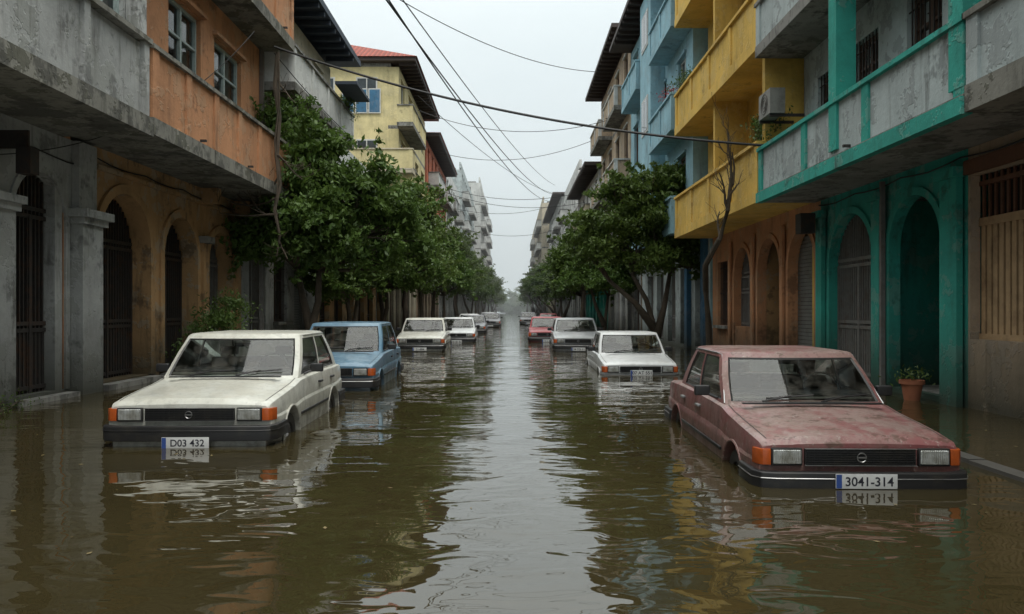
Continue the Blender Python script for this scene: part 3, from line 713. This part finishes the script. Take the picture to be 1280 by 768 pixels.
def shrub(name, loc, lobes, ncl, nl, size, seed, mat='leafb'):
    rng = np.random.default_rng(seed); V, n, C = leafcloud(lobes, ncl, nl, size, rng, sprigs=False); me = leafmesh('leaves', V, n); me.materials.append(M[mat])
    e = new_empty(name, loc); o = bpy.data.objects.new('leaves', me); COL.objects.link(o); o.parent = e
    bm = bmesh.new()
    for c, r in C[:14]: tube(bm, [(0, 0, -.1), tuple(c*.5+np.array([0, 0, .05])), tuple(c)], [.02, .012, .005], 5)
    s = add_obj('stems', bm, M['bark'], e); return e
shrub('bush', (-6.25, 17.0, .0), [(0, 0, .9, .6, .8, .65), (.1, .2, 1.5, .45, .5, .35), (-.1, -.5, .5, .4, .5, .4)], 120, 60, .045, 1)
shrub('balcony_plant', (5.35, 24.3, 8.05), [(0, 0, .3, .25, .5, .25)], 22, 40, .04, 2)
shrub('flowering_balcony_plant', (5.3, 26.6, 8.4), [(0, 0, .15, .2, .6, .2)], 12, 30, .035, 3, 'red')
shrub('balcony_plant', (5.45, 16.9, 4.75), [(0, 0, .35, .3, .4, .35)], 26, 40, .04, 4)
shrub('weeds', (-6.85, 10.6, .02), [(0, 0, .04, .1, .8, .06)], 26, 26, .02, 6)
shrub('balcony_plant', (-5.6, 27.3, 8.3), [(0, 0, .1, .3, .6, .3)], 26, 40, .045, 8)

bm = bmesh.new(); R = random.Random(11)
def grow(p, d, L, r, depth):
    pts = [p]; rad = [r]; q = Vector(p); dd = Vector(d)
    k = 5
    for i in range(k):
        dd = (dd+Vector((R.uniform(-.3, .3), R.uniform(-.3, .3), R.uniform(-.12, .3)))).normalized(); q = q+dd*L/k; pts.append(q.copy()); rad.append(max(.004, r*(1-.6*(i+1)/k)))
    tube(bm, pts, rad, 6)
    if depth > 0:
        for _ in range(4):
            i = R.randint(1, k); nd = (dd+Vector((R.uniform(-1, 1), R.uniform(-1, 1), R.uniform(-.3, .8)))).normalized(); grow(pts[i], nd, L*R.uniform(.45, .65), rad[i]*.55, depth-1)
tube(bm, [(5.6, 22.5, -.3), (5.5, 22.3, 1.0), (5.35, 22.0, 1.9), (5.0, 20.6, 2.5), (4.85, 19.3, 2.75), (4.8, 18.4, 3.0), (4.85, 17.9, 3.6), (4.9, 17.8, 4.3)], [.10, .09, .08, .075, .07, .06, .05, .04], 8)
for p, d, L in [((4.9, 17.8, 4.3), (.0, 0, 1), 1.1), ((4.85, 17.9, 3.6), (-.3, 0, .8), .9), ((4.85, 17.9, 3.7), (.5, .1, .6), .8), ((4.8, 18.4, 3.0), (-.2, .2, .9), .8), ((4.88, 17.85, 4.0), (.3, -.2, .7), .9)]:
    grow(Vector(p), Vector(d), L, .034, 2)
add_obj('bare_climbing_tree', bm, M['bark'])
bm = bmesh.new()
tube(bm, [(-5.5, 18.7, 7.4), (-5.56, 18.7, 6.6), (-5.46, 18.7, 5.9), (-5.54, 18.75, 5.0), (-5.44, 18.7, 4.3), (-5.56, 18.65, 3.7), (-5.42, 18.6, 3.1), (-5.5, 18.6, 2.6)], [.05, .06, .05, .055, .045, .04, .03, .012], 6)
tube(bm, [(-5.45, 18.6, 7.4), (-5.43, 18.6, 6.2), (-5.55, 18.62, 5.3), (-5.47, 18.6, 4.4), (-5.52, 18.58, 3.4)], [.02, .022, .02, .018, .008], 5)
for p, d, L in [((-5.5, 18.7, 4.0), (-.5, 0, -.5), 1.3), ((-5.5, 18.7, 3.6), (-.6, -.2, -.2), 1.3), ((-5.5, 18.7, 5.0), (.3, 0, -.3), .8), ((-5.48, 18.75, 4.5), (-.4, 0, -.5), 1.0), ((-5.5, 18.7, 6.8), (.2, 0, -.6), .8), ((-5.5, 18.7, 3.3), (.3, -.2, -.5), .8)]:
    grow(Vector(p), Vector(d), L, .03, 2)
add_obj('hanging_vine', bm, M['bark'])

# ================================================================== CABLES
def cable(a, b, sag, r):
    a = Vector(a); b = Vector(b); bm = bmesh.new(); pts = []
    for i in range(41):
        t = i/40; p = a.lerp(b, t); p.z -= sag*4*t*(1-t); pts.append(p)
    tube(bm, pts, r, 5); return add_obj('overhead_cable', bm, M['cable'])
cable((-5.55, 18.6, 7.5), (6.0, 16.2, 4.65), .45, .028)
cable((-5.55, 18.6, 7.35), (-5.5, 45, 9.3), .8, .012)
cable((-5.5, 17, 7.3), (-6.9, 10, 3.3), .7, .008)
cable((-3.3, 18, 9.0), (5.3, 100, 15.9), 1.2, .024)
cable((-3.5, 19, 9.6), (5.3, 104, 15.6), 1.6, .024)
cable((-3.0, 19, 9.3), (5.2, 96, 16.4), .8, .018)
cable((-5.0, 28, 12.9), (5.2, 44, 14.5), .8, .018)
cable((-5.2, 44, 12.4), (5.2, 42, 11.4), .9, .017)
cable((-5.3, 55, 12.3), (5.2, 52, 12.4), .9, .018)
cable((-5.5, 70, 12.0), (5.3, 66, 11), .7, .022)
cable((-5.5, 80, 11.5), (5.3, 88, 13.2), .8, .022)
cable((-5.5, 60, 10.4), (5.3, 58, 9.2), .8, .018)
cable((-5.5, 95, 11.0), (5.3, 90, 10.5), .8, .022)
cable((-5.2, 44, 13.2), (5.2, 95, 15.2), .9, .02)

def ac(loc, sd):
    e = new_empty('air_conditioner', loc); bm = bmesh.new(); bbox(bm, -.15, .15, -.36, .36, 0, .5); add_obj('casing', bm, M['acgrey'], e, .015)
    bm = bmesh.new(); x = -sd*.155
    for k in range(3): 
        pts = [(x, math.cos(a*math.pi/10)*(.08+.06*k), .25+math.sin(a*math.pi/10)*(.08+.06*k)) for a in range(21)]; tube(bm, pts, .006, 4)
    add_obj('fan_grille', bm, M['iron'], e); bm = bmesh.new()
    for y in (-.3, .3): bbox(bm, -.15, .55, y-.015, y+.015, -.06, -.002)
    add_obj('brackets', bm, M['iron'], e)
ac((5.25, 16.1, 5.25), 1)
e = new_empty('potted_plant', (6.0, 11.95, 0)); bm = bmesh.new()
prof = [(.11, 0), (.15, .24), (.18, .245), (.18, .30), (.15, .30), (.14, .26)]
rings = [[bm.verts.new((r*math.cos(k*math.pi/10), r*math.sin(k*math.pi/10), z)) for k in range(20)] for r, z in prof]
for i in range(len(rings)-1):
    for k in range(20): bm.faces.new((rings[i][k], rings[i][(k+1) % 20], rings[i+1][(k+1) % 20], rings[i+1][k]))
bm.faces.new(rings[-1]); add_obj('pot', bm, M['pot'], e)
V, n, C = leafcloud([(0, 0, .4, .14, .14, .1)], 8, 20, .035, np.random.default_rng(5), sprigs=False); me = leafmesh('leaves', V, n); me.materials.append(M['leafb']); o = bpy.data.objects.new('leaves', me); COL.objects.link(o); o.parent = e

# ================================================================== CARS
def ring_pts(hw, zb, zt, crown=1.):
    h = zt-zb
    return [(.88*hw, zb), (.965*hw, zb+.06), (.99*hw, zb+.3*h), (1.0*hw, zb+.56*h), (.997*hw, zb+.63*h), (.978*hw, zb+.67*h), (.978*hw, zb+.86*h), (.962*hw, zt-.024), (.925*hw, zt-.006), (.86*hw, zt+.001), (.66*hw, zt+.004), (.63*hw, zt+.004+.012*crown), (.3*hw, zt+.008+.017*crown)]
def car(name, loc, rot, paint, style='sedan', text='34 KR 218', dec=True, L=None, hw=.81, roofz=1.38, pz=0.):
    e = new_empty(name, loc, rot)
    hatch = style == 'hatch'
    L = L or (3.75 if hatch else 4.1)
    def add(nm, bm, mt, bv=0, seg=2, ang=35): 
        bmesh.ops.recalc_face_normals(bm, faces=bm.faces)
        return add_obj(nm, bm, mt, e, bv, seg, True, ang)
    yr = L
    st = [(0.03, .955, .33, .728), (.05, .965, .32, .752), (.09, .975, .31, .770), (.30, .99, .24, .798), (.6, 1, .21, .828), (1.0, 1, .20, .866), (1.22, 1, .20, .90), (1.7, 1, .20, .912), (2.4, 1, .20, .915), (3.1, 1, .20, .912)]
    if hatch: st += [(yr-.4, .99, .22, .91), (yr-.08, .975, .30, .90), (yr-.02, .96, .33, .88)]
    else: st += [(yr-.5, .995, .22, .90), (yr-.12, .975, .28, .88), (yr-.03, .955, .32, .85)]
    bm = bmesh.new(); rings = []
    for y, k, zb, zt in st:
        cr = .3 if y < .06 else 1.
        h = ring_pts(hw*k, zb, zt, cr)
        pts = [(0, zb)]+h+[(0, zt+.010+.018*cr)]+[(-x, z) for x, z in h[::-1]]
        rings.append([bm.verts.new((x, y, z)) for x, z in pts])
    n = len(rings[0])
    for i in range(len(rings)-1):
        for k in range(n): bm.faces.new((rings[i][k], rings[i][(k+1) % n], rings[i+1][(k+1) % n], rings[i+1][k]))
    bm.faces.new(rings[0]); bm.faces.new(rings[-1][::-1])
    bmesh.ops.recalc_face_normals(bm, faces=bm.faces)
    es = [ed for ed in bm.edges if len(ed.link_faces) == 2 and ed.calc_face_angle(0) > math.radians(50)]
    bmesh.ops.bevel(bm, geom=es, offset=.012, segments=3, profile=.6, affect='EDGES', clamp_overlap=True)
    body = add_obj('body_shell', bm, [paint], e)
    wy = (.72, L-.78)
    cb = bmesh.new()
    for y in wy:
        for s in (-1, 1):
            x0, x1 = (hw-.25, hw+.2) if s > 0 else (-hw-.2, -hw+.25)
            ra = [cb.verts.new((x0, y+.345*math.cos(a*math.pi/16), .30+.345*math.sin(a*math.pi/16))) for a in range(32)]
            rb = [cb.verts.new((x1, y+.345*math.cos(a*math.pi/16), .30+.345*math.sin(a*math.pi/16))) for a in range(32)]
            for a in range(32): cb.faces.new((ra[a], ra[(a+1) % 32], rb[(a+1) % 32], rb[a]))
            cb.faces.new(ra[::-1]); cb.faces.new(rb)
    bmesh.ops.recalc_face_normals(cb, faces=cb.faces)
    cut = add_obj('cutter', cb, [M['blackpl']], e, smooth=False)
    md = body.modifiers.new('b', 'BOOLEAN'); md.operation = 'DIFFERENCE'; md.solver = 'EXACT'; md.object = cut
    dg = bpy.context.evaluated_depsgraph_get(); nm = bpy.data.meshes.new_from_object(body.evaluated_get(dg)); body.modifiers.clear(); body.data = nm
    nm.shade_smooth(); nm.set_sharp_from_angle(angle=math.radians(26)); bpy.data.objects.remove(cut)
    for j, y in enumerate(wy):
        for s in (-1, 1):
            bm = bmesh.new(); tube(bm, [(s*(hw-.004), y+.352*math.cos(a*math.pi/18), .30+.352*math.sin(a*math.pi/18)) for a in range(-1, 20)], .011, 6); add('wheel_arch_lip_%d_%d' % (j, s), bm, paint)
            bm = bmesh.new(); prof = [(.0, .10), (.17, .12), (.18, .16), (.20, .165), (.27, .165), (.29, .14), (.29, 0)]
            rg = [[bm.verts.new((s*(hw-.20+w), y+r*math.cos(k*math.pi/14), .29+r*math.sin(k*math.pi/14))) for k in range(28)] for r, w in prof[1:]]
            for a in range(len(rg)-1):
                for k in range(28): bm.faces.new((rg[a][k], rg[a][(k+1) % 28], rg[a+1][(k+1) % 28], rg[a+1][k]))
            add('tyre_%d_%d' % (j, s), bm, M['rubber'])
            bm = bmesh.new(); rg = [[bm.verts.new((s*(hw-.20+w), y+r*math.cos(k*math.pi/12), .29+r*math.sin(k*math.pi/12))) for k in range(24)] for r, w in ((.185, .15), (.16, .12), (.07, .13), (.05, .155))]
            for a in range(3):
                for k in range(24): bm.faces.new((rg[a][k], rg[a][(k+1) % 24], rg[a+1][(k+1) % 24], rg[a+1][k]))
            bm.faces.new(rg[-1]); add('wheel_%d_%d' % (j, s), bm, M['hub'])
    yA, yAt, yB = 1.17, 1.70, 2.32
    yC, yCt = (L-.10, L-.62) if hatch else (L-.62, L-1.10)
    yC1 = yC-.38; yC1t = yCt-.24
    zb = .905; zr = roofz-.035
    bot = [(0, yA-.05), (.42*hw, yA-.03), (.845*hw, yA+.06), (.905*hw, yA+.11), (.92*hw, yA+.19), (.925*hw, yB-.03), (.925*hw, yB+.04), (.92*hw, yC1), (.895*hw, yC-.08), (.82*hw, yC-.02), (.42*hw, yC+.02), (0, yC+.03)]
    k = .86
    top = [(0, yAt-.05), (.42*hw*k, yAt-.035), (.855*hw*k, yAt+.025), (.92*hw*k, yAt+.07), (.94*hw*k, yAt+.13), (.945*hw*k, yB+.04), (.945*hw*k, yB+.10), (.94*hw*k, yC1t), (.915*hw*k, yCt-.06), (.83*hw*k, yCt), (.42*hw*k, yCt+.03), (0, yCt+.035)]
    kinds = ['ws', 'ws', 'p', 'p', 'fw', 'p', 'rw', 'p', 'p', 'rs', 'rs']
    fullb = bot+[(-x, y) for x, y in bot[-2:0:-1]]; fullt = top+[(-x, y) for x, y in top[-2:0:-1]]
    kk = kinds+kinds[::-1]; n = len(fullb)
    bm = bmesh.new(); rr = []
    for tt in (-.04, .05, .30, .6, .925, 1.0):
        bl = 1+.022*math.sin(math.pi*max(0, tt))
        rr.append([bm.verts.new(((fullb[i][0]*(1-tt)+fullt[i][0]*tt)*bl, fullb[i][1]*(1-tt)+fullt[i][1]*tt, zb+(zr-zb)*tt)) for i in range(n)])
    cy = (yAt+yCt)/2
    for s, dz in ((.985, .011), (.955, .020), (.88, .028), (.5, .036)): rr.append([bm.verts.new((fullt[i][0]*s, cy+(fullt[i][1]-cy)*s, zr+dz)) for i in range(n)])
    groups = {}
    for r in range(len(rr)-1):
        for i in range(n):
            f = bm.faces.new((rr[r][i], rr[r][(i+1) % n], rr[r+1][(i+1) % n], rr[r+1][i])); f.material_index = 0
            if 1 <= r <= 3 and kk[i] != 'p':
                key = kk[i] if kk[i] in ('ws', 'rs') else kk[i]+('R' if i < n/2 else 'L'); groups.setdefault(key, []).append(f)
    bm.faces.new(rr[-1])
    bmesh.ops.recalc_face_normals(bm, faces=bm.faces)
    for key, fs in groups.items():
        ret = bmesh.ops.inset_region(bm, faces=fs, thickness=.018 if key in ('ws', 'rs') else .014, depth=-.010, use_even_offset=True, use_boundary=True)
        for f in ret['faces']: f.material_index = 1
        for f in fs: f.material_index = 2
    gh = add_obj('cabin', bm, [paint, M['rubber'], M['carglass']], e, ang=28)
    for s in (-1, 1):
        bm = bmesh.new(); tube(bm, [(s*x, y, z) for (x, y, z) in [(.91*hw, yA+.11, zb), (.922*hw*k, yAt+.07, zr-.01)] + [(.952*hw*k, y, zr+.002) for y in (yAt+.2, yB, yC1t)]+[(.92*hw*k, yCt-.04, zr-.01)]], .007, 5); add('drip_rail_%d' % s, bm, M['chrome'] if not hatch else paint)
    bm = bmesh.new(); bbox(bm, -hw*.84, hw*.84, yA+.16, yC-.12, .945, .958); add('interior_tray', bm, M['tray'])
    bm = bmesh.new(); bbox(bm, -hw*.83, hw*.83, yA+.2, yA+.5, .959, 1.0); add('dashboard', bm, M['blackpl'], .02)
    for s in (-1, 1):
        bm = bmesh.new(); bbox(bm, s*.34-.22, s*.34+.22, 2.2, 2.33, .96, 1.09); add('front_seat_%d' % s, bm, M['seat'], .04)
        bm = bmesh.new(); bbox(bm, s*.34-.10, s*.34+.10, 2.24, 2.32, 1.12, 1.22); bbox(bm, s*.34-.02, s*.34+.02, 2.27, 2.29, 1.08, 1.13); add('headrest_%d' % s, bm, M['seat'], .02)
    bm = bmesh.new(); bbox(bm, -.55, .55, yC1-.15, yC1-.02, .96, 1.05); add('rear_seat', bm, M['seat'], .04)
    bm = bmesh.new(); tube(bm, [(.34+.17*math.cos(a*math.pi/12), yA+.62+.03*math.sin(a*math.pi/12), 1.0+.15*math.sin(a*math.pi/12)) for a in range(25)], .012, 6); add('steering_wheel', bm, M['blackpl'])
    bm = bmesh.new(); bbox(bm, -.1, .1, yAt+.02, yAt+.04, 1.24, 1.29); add('rear_view_mirror', bm, M['blackpl'], .008)
    q = hw/.81
    bm = bmesh.new(); bbox(bm, -.425*q, .425*q, .0, .05, .58, .705); add('grille_recess', bm, M['rubber'], .006)
    bm = bmesh.new()
    for i in range(6): bbox(bm, -.415*q, .415*q, -.014, .003, .590+i*.018, .597+i*.018)
    for i in range(-8, 9): bbox(bm, i*.05-.002, i*.05+.002, -.006, .004, .585, .70)
    add('grille_slats', bm, M['blackpl'])
    bm = bmesh.new()
    for z in (.577, .704): bbox(bm, -.43*q, .43*q, -.016, .004, z, z+.005)
    add('grille_trim', bm, M['chrome'])
    bm = bmesh.new(); tube(bm, [(.034*math.cos(a*math.pi/10), -.024, .643+.034*math.sin(a*math.pi/10)) for a in range(21)], .005, 5); bbox(bm, -.03, .03, -.026, -.015, .638, .648); add('badge', bm, M['chrome'])
    for s in (-1, 1):
        a, b = (.445*q, .685*q); bm = bmesh.new(); bbox(bm, min(s*a, s*b), max(s*a, s*b), -.002, .04, .575, .71); add('headlamp_bezel_%d' % s, bm, M['blackpl'], .008)
        bm = bmesh.new(); bbox(bm, min(s*(a+.012), s*(b-.012)), max(s*(a+.012), s*(b-.012)), -.014, .02, .588, .698); add('headlamp_%d' % s, bm, M['lamp'], .012, 3)
        bm = bmesh.new(); pl = [(.69*q, -.003), (.752*q, .002), (.780*q, .03), (hw-.006, .12), (hw-.03, .12), (.70*q, .06), (.69*q, .06)]
        lo = [bm.verts.new((s*x, y, .582)) for x, y in pl]; up = [bm.verts.new((s*x, y, .702)) for x, y in pl]
        for i in range(len(pl)): bm.faces.new((lo[i], lo[(i+1) % len(pl)], up[(i+1) % len(pl)], up[i]))
        bm.faces.new(lo); bm.faces.new(up[::-1]); add('indicator_%d' % s, bm, M['amber'], .004)
        bm = bmesh.new(); bbox(bm, min(s*.5, s*(hw-.06)), max(s*.5, s*(hw-.06)), L-.04, L+.0, .62, .76); add('tail_lamp_%d' % s, bm, M['redlens'], .01)
    for nm, y0, sg, ye in (('front_bumper', -.085, 1, .42), ('rear_bumper', L+.07, -1, L-.45)):
        bm = bmesh.new(); w = hw+.022
        out = [(-w, ye), (-w, y0+sg*.12), (-w+.05, y0+sg*.03), (-w+.16, y0), (0, y0-sg*.012), (w-.16, y0), (w-.05, y0+sg*.03), (w, y0+sg*.12), (w, ye)]
        inn = [(x*.93, y+sg*.07 if i not in (0, 8) else y) for i, (x, y) in enumerate(out)]
        V = [[bm.verts.new((x, y, z)) for x, y in P] for P, z in ((out, .39), (out, .54), (inn, .54), (inn, .39))]
        m = len(out)
        for a in range(4):
            for i in range(m-1): bm.faces.new((V[a][i], V[a][i+1], V[(a+1) % 4][i+1], V[(a+1) % 4][i]))
        bm.faces.new([V[a][0] for a in range(4)]); bm.faces.new([V[a][-1] for a in range(4)][::-1])
        add(nm, bm, M['blackpl'], .014, 3)
        bm = bmesh.new(); tube(bm, [(x*1.004, y-sg*.004, .495) for x, y in out], .004, 5); add(nm+'_strip', bm, M['chrome'] if dec else M['blackpl'])
    bm = bmesh.new(); bbox(bm, -hw*.9, hw*.9, .0, .2, .30, .41); add('front_valance', bm, paint, .02)
    bm = bmesh.new(); bbox(bm, -.23, .23, -.112, -.103, .325+pz, .435+pz); add('number_plate', bm, M['plate'], .003)
    bm = bmesh.new(); bbox(bm, -.226, -.185, -.1145, -.1125, .329+pz, .431+pz); add('plate_band', bm, M['plateblue'])
    cu = bpy.data.curves.new('plate_text', 'FONT'); cu.body = text; cu.size = .095; cu.align_x = 'CENTER'; cu.offset = .0015; cu.materials.append(M['ink'])
    to = bpy.data.objects.new('plate_text', cu); COL.objects.link(to); to.parent = e; to.location = (.02, -.1135, .347+pz); to.rotation_euler = (math.pi/2, 0, 0)
    def ws(x, t):
        return Vector((x, (yA-.05)*(1-t)+(yAt-.05)*t+.10*(abs(x)/(.8*hw))**2-.012, zb+(zr-zb)*t+.012))
    for x0, x1 in ((.10, .58), (-.42, .06)):
        bm = bmesh.new(); c = ws((x0*.45+x1*.55), .12)+Vector((0, -.02, .02))
        tube(bm, [ws(x0, .05)+Vector((0, -.03, 0)), c], .009, 5); tube(bm, [ws(x0-.02+.07, .10), ws(x1, .17)], .009, 5); add('wiper_%d' % int(x0*100), bm, M['rubber'])
    for s in (-1, 1):
        bm = bmesh.new(); x = s*(hw+.07); bbox(bm, x-.075, x+.075, yA+.40, yA+.46, .945, 1.045); add('door_mirror_%d' % s, bm, M['blackpl'], .02, 3)
        bm = bmesh.new(); tube(bm, [(s*hw*.92, yA+.36, .93), (s*(hw+.03), yA+.43, .97)], .014, 6); add('mirror_arm_%d' % s, bm, M['blackpl'])
    def sidept(y, f, off):
        zt_ = .912; h = zt_-.20; pr = ring_pts(hw, .20, zt_); zz = .20+f*h
        for i in range(8):
            if pr[i][1] <= zz <= pr[i+1][1]:
                t = (zz-pr[i][1])/(pr[i+1][1]-pr[i][1]); return (pr[i][0]*(1-t)+pr[i+1][0]*t+off, y, zz)
        return (hw+off, y, zz)
    for s in (-1, 1):
        bm = bmesh.new()
        for y in (1.30, yB+.0, yC1-.02 if not hatch else yC1-.25):
            fs = [.12, .3, .56, .63, .67, .86, .96]; vs = []
            for f in fs:
                p = sidept(y, f, .0018); vs.append((bm.verts.new((s*p[0], y-.004, p[2])), bm.verts.new((s*p[0], y+.004, p[2]))))
            for i in range(len(vs)-1): bm.faces.new((vs[i][0], vs[i][1], vs[i+1][1], vs[i+1][0]))
        add('door_seams_%d' % s, bm, M['rubber'])
        bm = bmesh.new(); bbox(bm, *( (hw-.004, hw+.012) if s > 0 else (-hw-.012, -hw+.004)), 1.12, wy[1]-.37, .50, .53); add('side_moulding_%d' % s, bm, M['blackpl'], .004)
        bm = bmesh.new()
        for y in (yB-.24, yC1-.26): 
            if hatch and y > yB: y -= .2
            bbox(bm, *((hw-.02, hw+.018) if s > 0 else (-hw-.018, -hw+.02)), y, y+.14, .775, .80)
        add('door_handles_%d' % s, bm, M['chrome'] if not hatch else M['blackpl'], .006)
        bm = bmesh.new(); vs = []
        for y, kk2, zb2, zt2 in st[2:7]:
            x = s*.885*hw*kk2; vs.append((bm.verts.new((x-.004, y, zt2+.0005)), bm.verts.new((x+.004, y, zt2+.0005))))
        for i in range(len(vs)-1): bm.faces.new((vs[i][0], vs[i][1], vs[i+1][1], vs[i+1][0]))
        add('bonnet_seam_%d' % s, bm, M['rubber'])
    bm = bmesh.new(); bbox(bm, -.62, .62, yA-.13, yA-.07, .923, .936); add('scuttle_vent', bm, M['blackpl'], .003)
    return e

car('white_hatchback_car', (-3.2, 7.9, -.33), math.radians(1.5), P_WHITE, 'hatch', 'D03 432', dec=False, hw=.84, roofz=1.41)
car('faded_red_sedan_car', (2.67, 6.1, -.42), math.radians(-1.5), P_RED, 'sedan', '3041-314', hw=.80, roofz=1.375, L=4.15, pz=.10)
car('blue_hatchback_car', (-3.1, 13.3, -.33), math.radians(1.0), P_BLUE, 'hatch', 'K 22 817', roofz=1.45, L=3.9)
car('white_sedan_car', (2.68, 16.6, -.53), math.radians(-.5), P_WHITE2, 'sedan', '07 AT 551', pz=.2)
car('white_hatchback_car', (-3.0, 25.9, -.30), 0.02, P_WHITE, 'hatch', '21-884')
car('silver_hatchback_car', (2.15, 25.9, -.30), -.02, P_SILV, 'hatch', '34 TD 11')
car('white_sedan_car', (-2.35, 33.6, -.35), .02, P_WHITE2, 'sedan', '06 BR 90')
car('red_sedan_car', (1.5, 33.6, -.32), -.02, P_RED2, 'hatch', '16 L 776')
car('grey_sedan_car', (-2.35, 46.5, -.32), .0, P_GREY, 'sedan', '35 Y 12')
car('grey_hatchback_car', (-1.7, 62, -.25), .0, P_GREY, 'hatch', '35 Z 77')
car('white_sedan_car', (-3.1, 56, -.3), .0, P_WHITE2, 'sedan', '35 Z 70')
car('grey_hatchback_car', (1.55, 74, -.25), .0, P_GREY, 'hatch', '01 G 78')
car('red_sedan_car', (2.9, 62, -.3), .0, P_RED2, 'sedan', '01 C 78')
car('silver_hatchback_car', (-2.6, 84, -.25), .0, P_SILV, 'hatch', '01 C 11')

# ================================================================== HAZE (real air volume further down the street)
m, t, p, o = nt('damp_air'); t.nodes.remove(p)
vs = N(t, 'ShaderNodeVolumeScatter'); vs.inputs['Color'].default_value = (.93, .97, 1., 1); vs.inputs['Density'].default_value = .0016; vs.inputs['Anisotropy'].default_value = .2
t.links.new(vs.outputs[0], o.inputs['Volume'])
bm = bmesh.new(); bbox(bm, -90, 90, 50, 420, .02, 45); add_obj('misty_air', bm, m, smooth=False)

# ================================================================== LIGHT, SKY, CAMERA
w = bpy.data.worlds.new('World'); SC.world = w; w.use_nodes = True; t = w.node_tree
bg = t.nodes['Background']; bg.inputs[1].default_value = .1
sk = N(t, 'ShaderNodeTexSky', sky_type='NISHITA'); sk.sun_disc = False; sk.sun_elevation = math.radians(58); sk.sun_rotation = math.radians(160); sk.dust_density = 4; sk.air_density = 1.2
tc = N(t, 'ShaderNodeTexCoord').outputs['Generated']
cl, _ = noisef(t, tc, 1.6, 4, .55, (1, 1, 2.5), .3, .75)
cloud = mixc(t, cl, (6.4, 7.5, 7.9), (7.4, 8.3, 8.6))
sx = N(t, 'ShaderNodeSeparateXYZ'); t.links.new(tc, sx.inputs[0])
pw = N(t, 'ShaderNodeMath', operation='POWER', use_clamp=True); ab = N(t, 'ShaderNodeMath', operation='ABSOLUTE'); t.links.new(sx.outputs[2], ab.inputs[0]); t.links.new(ab.outputs[0], pw.inputs[0]); pw.inputs[1].default_value = 2.3
over = mixc(t, pw.outputs[0], cloud, (34., 34.5, 33.))   # overcast: zenith brighter than horizon
t.links.new(mixc(t, .93, sk.outputs[0], over), bg.inputs[0])
sd = bpy.data.lights.new('sun', 'SUN'); sd.energy = 1.1; sd.angle = math.radians(20); sd.color = (1, .96, .90)
so = bpy.data.objects.new('sun', sd); COL.objects.link(so)
el, az = math.radians(58), math.radians(160)
dv = Vector((math.sin(az)*math.cos(el), math.cos(az)*math.cos(el), math.sin(el)))
so.rotation_euler = (-dv).to_track_quat('-Z', 'Y').to_euler()
cd = bpy.data.cameras.new('camera'); cd.lens = 28; cd.sensor_width = 36; cd.shift_y = .003; cd.clip_end = 5000; cd.clip_start = .05
co = bpy.data.objects.new('camera', cd); co.location = (0, 0, 1.35); co.rotation_euler = (math.pi/2, 0, 0); COL.objects.link(co); SC.camera = co
SC.view_settings.view_transform = 'Standard'; SC.view_settings.look = 'None'; SC.view_settings.exposure = 0
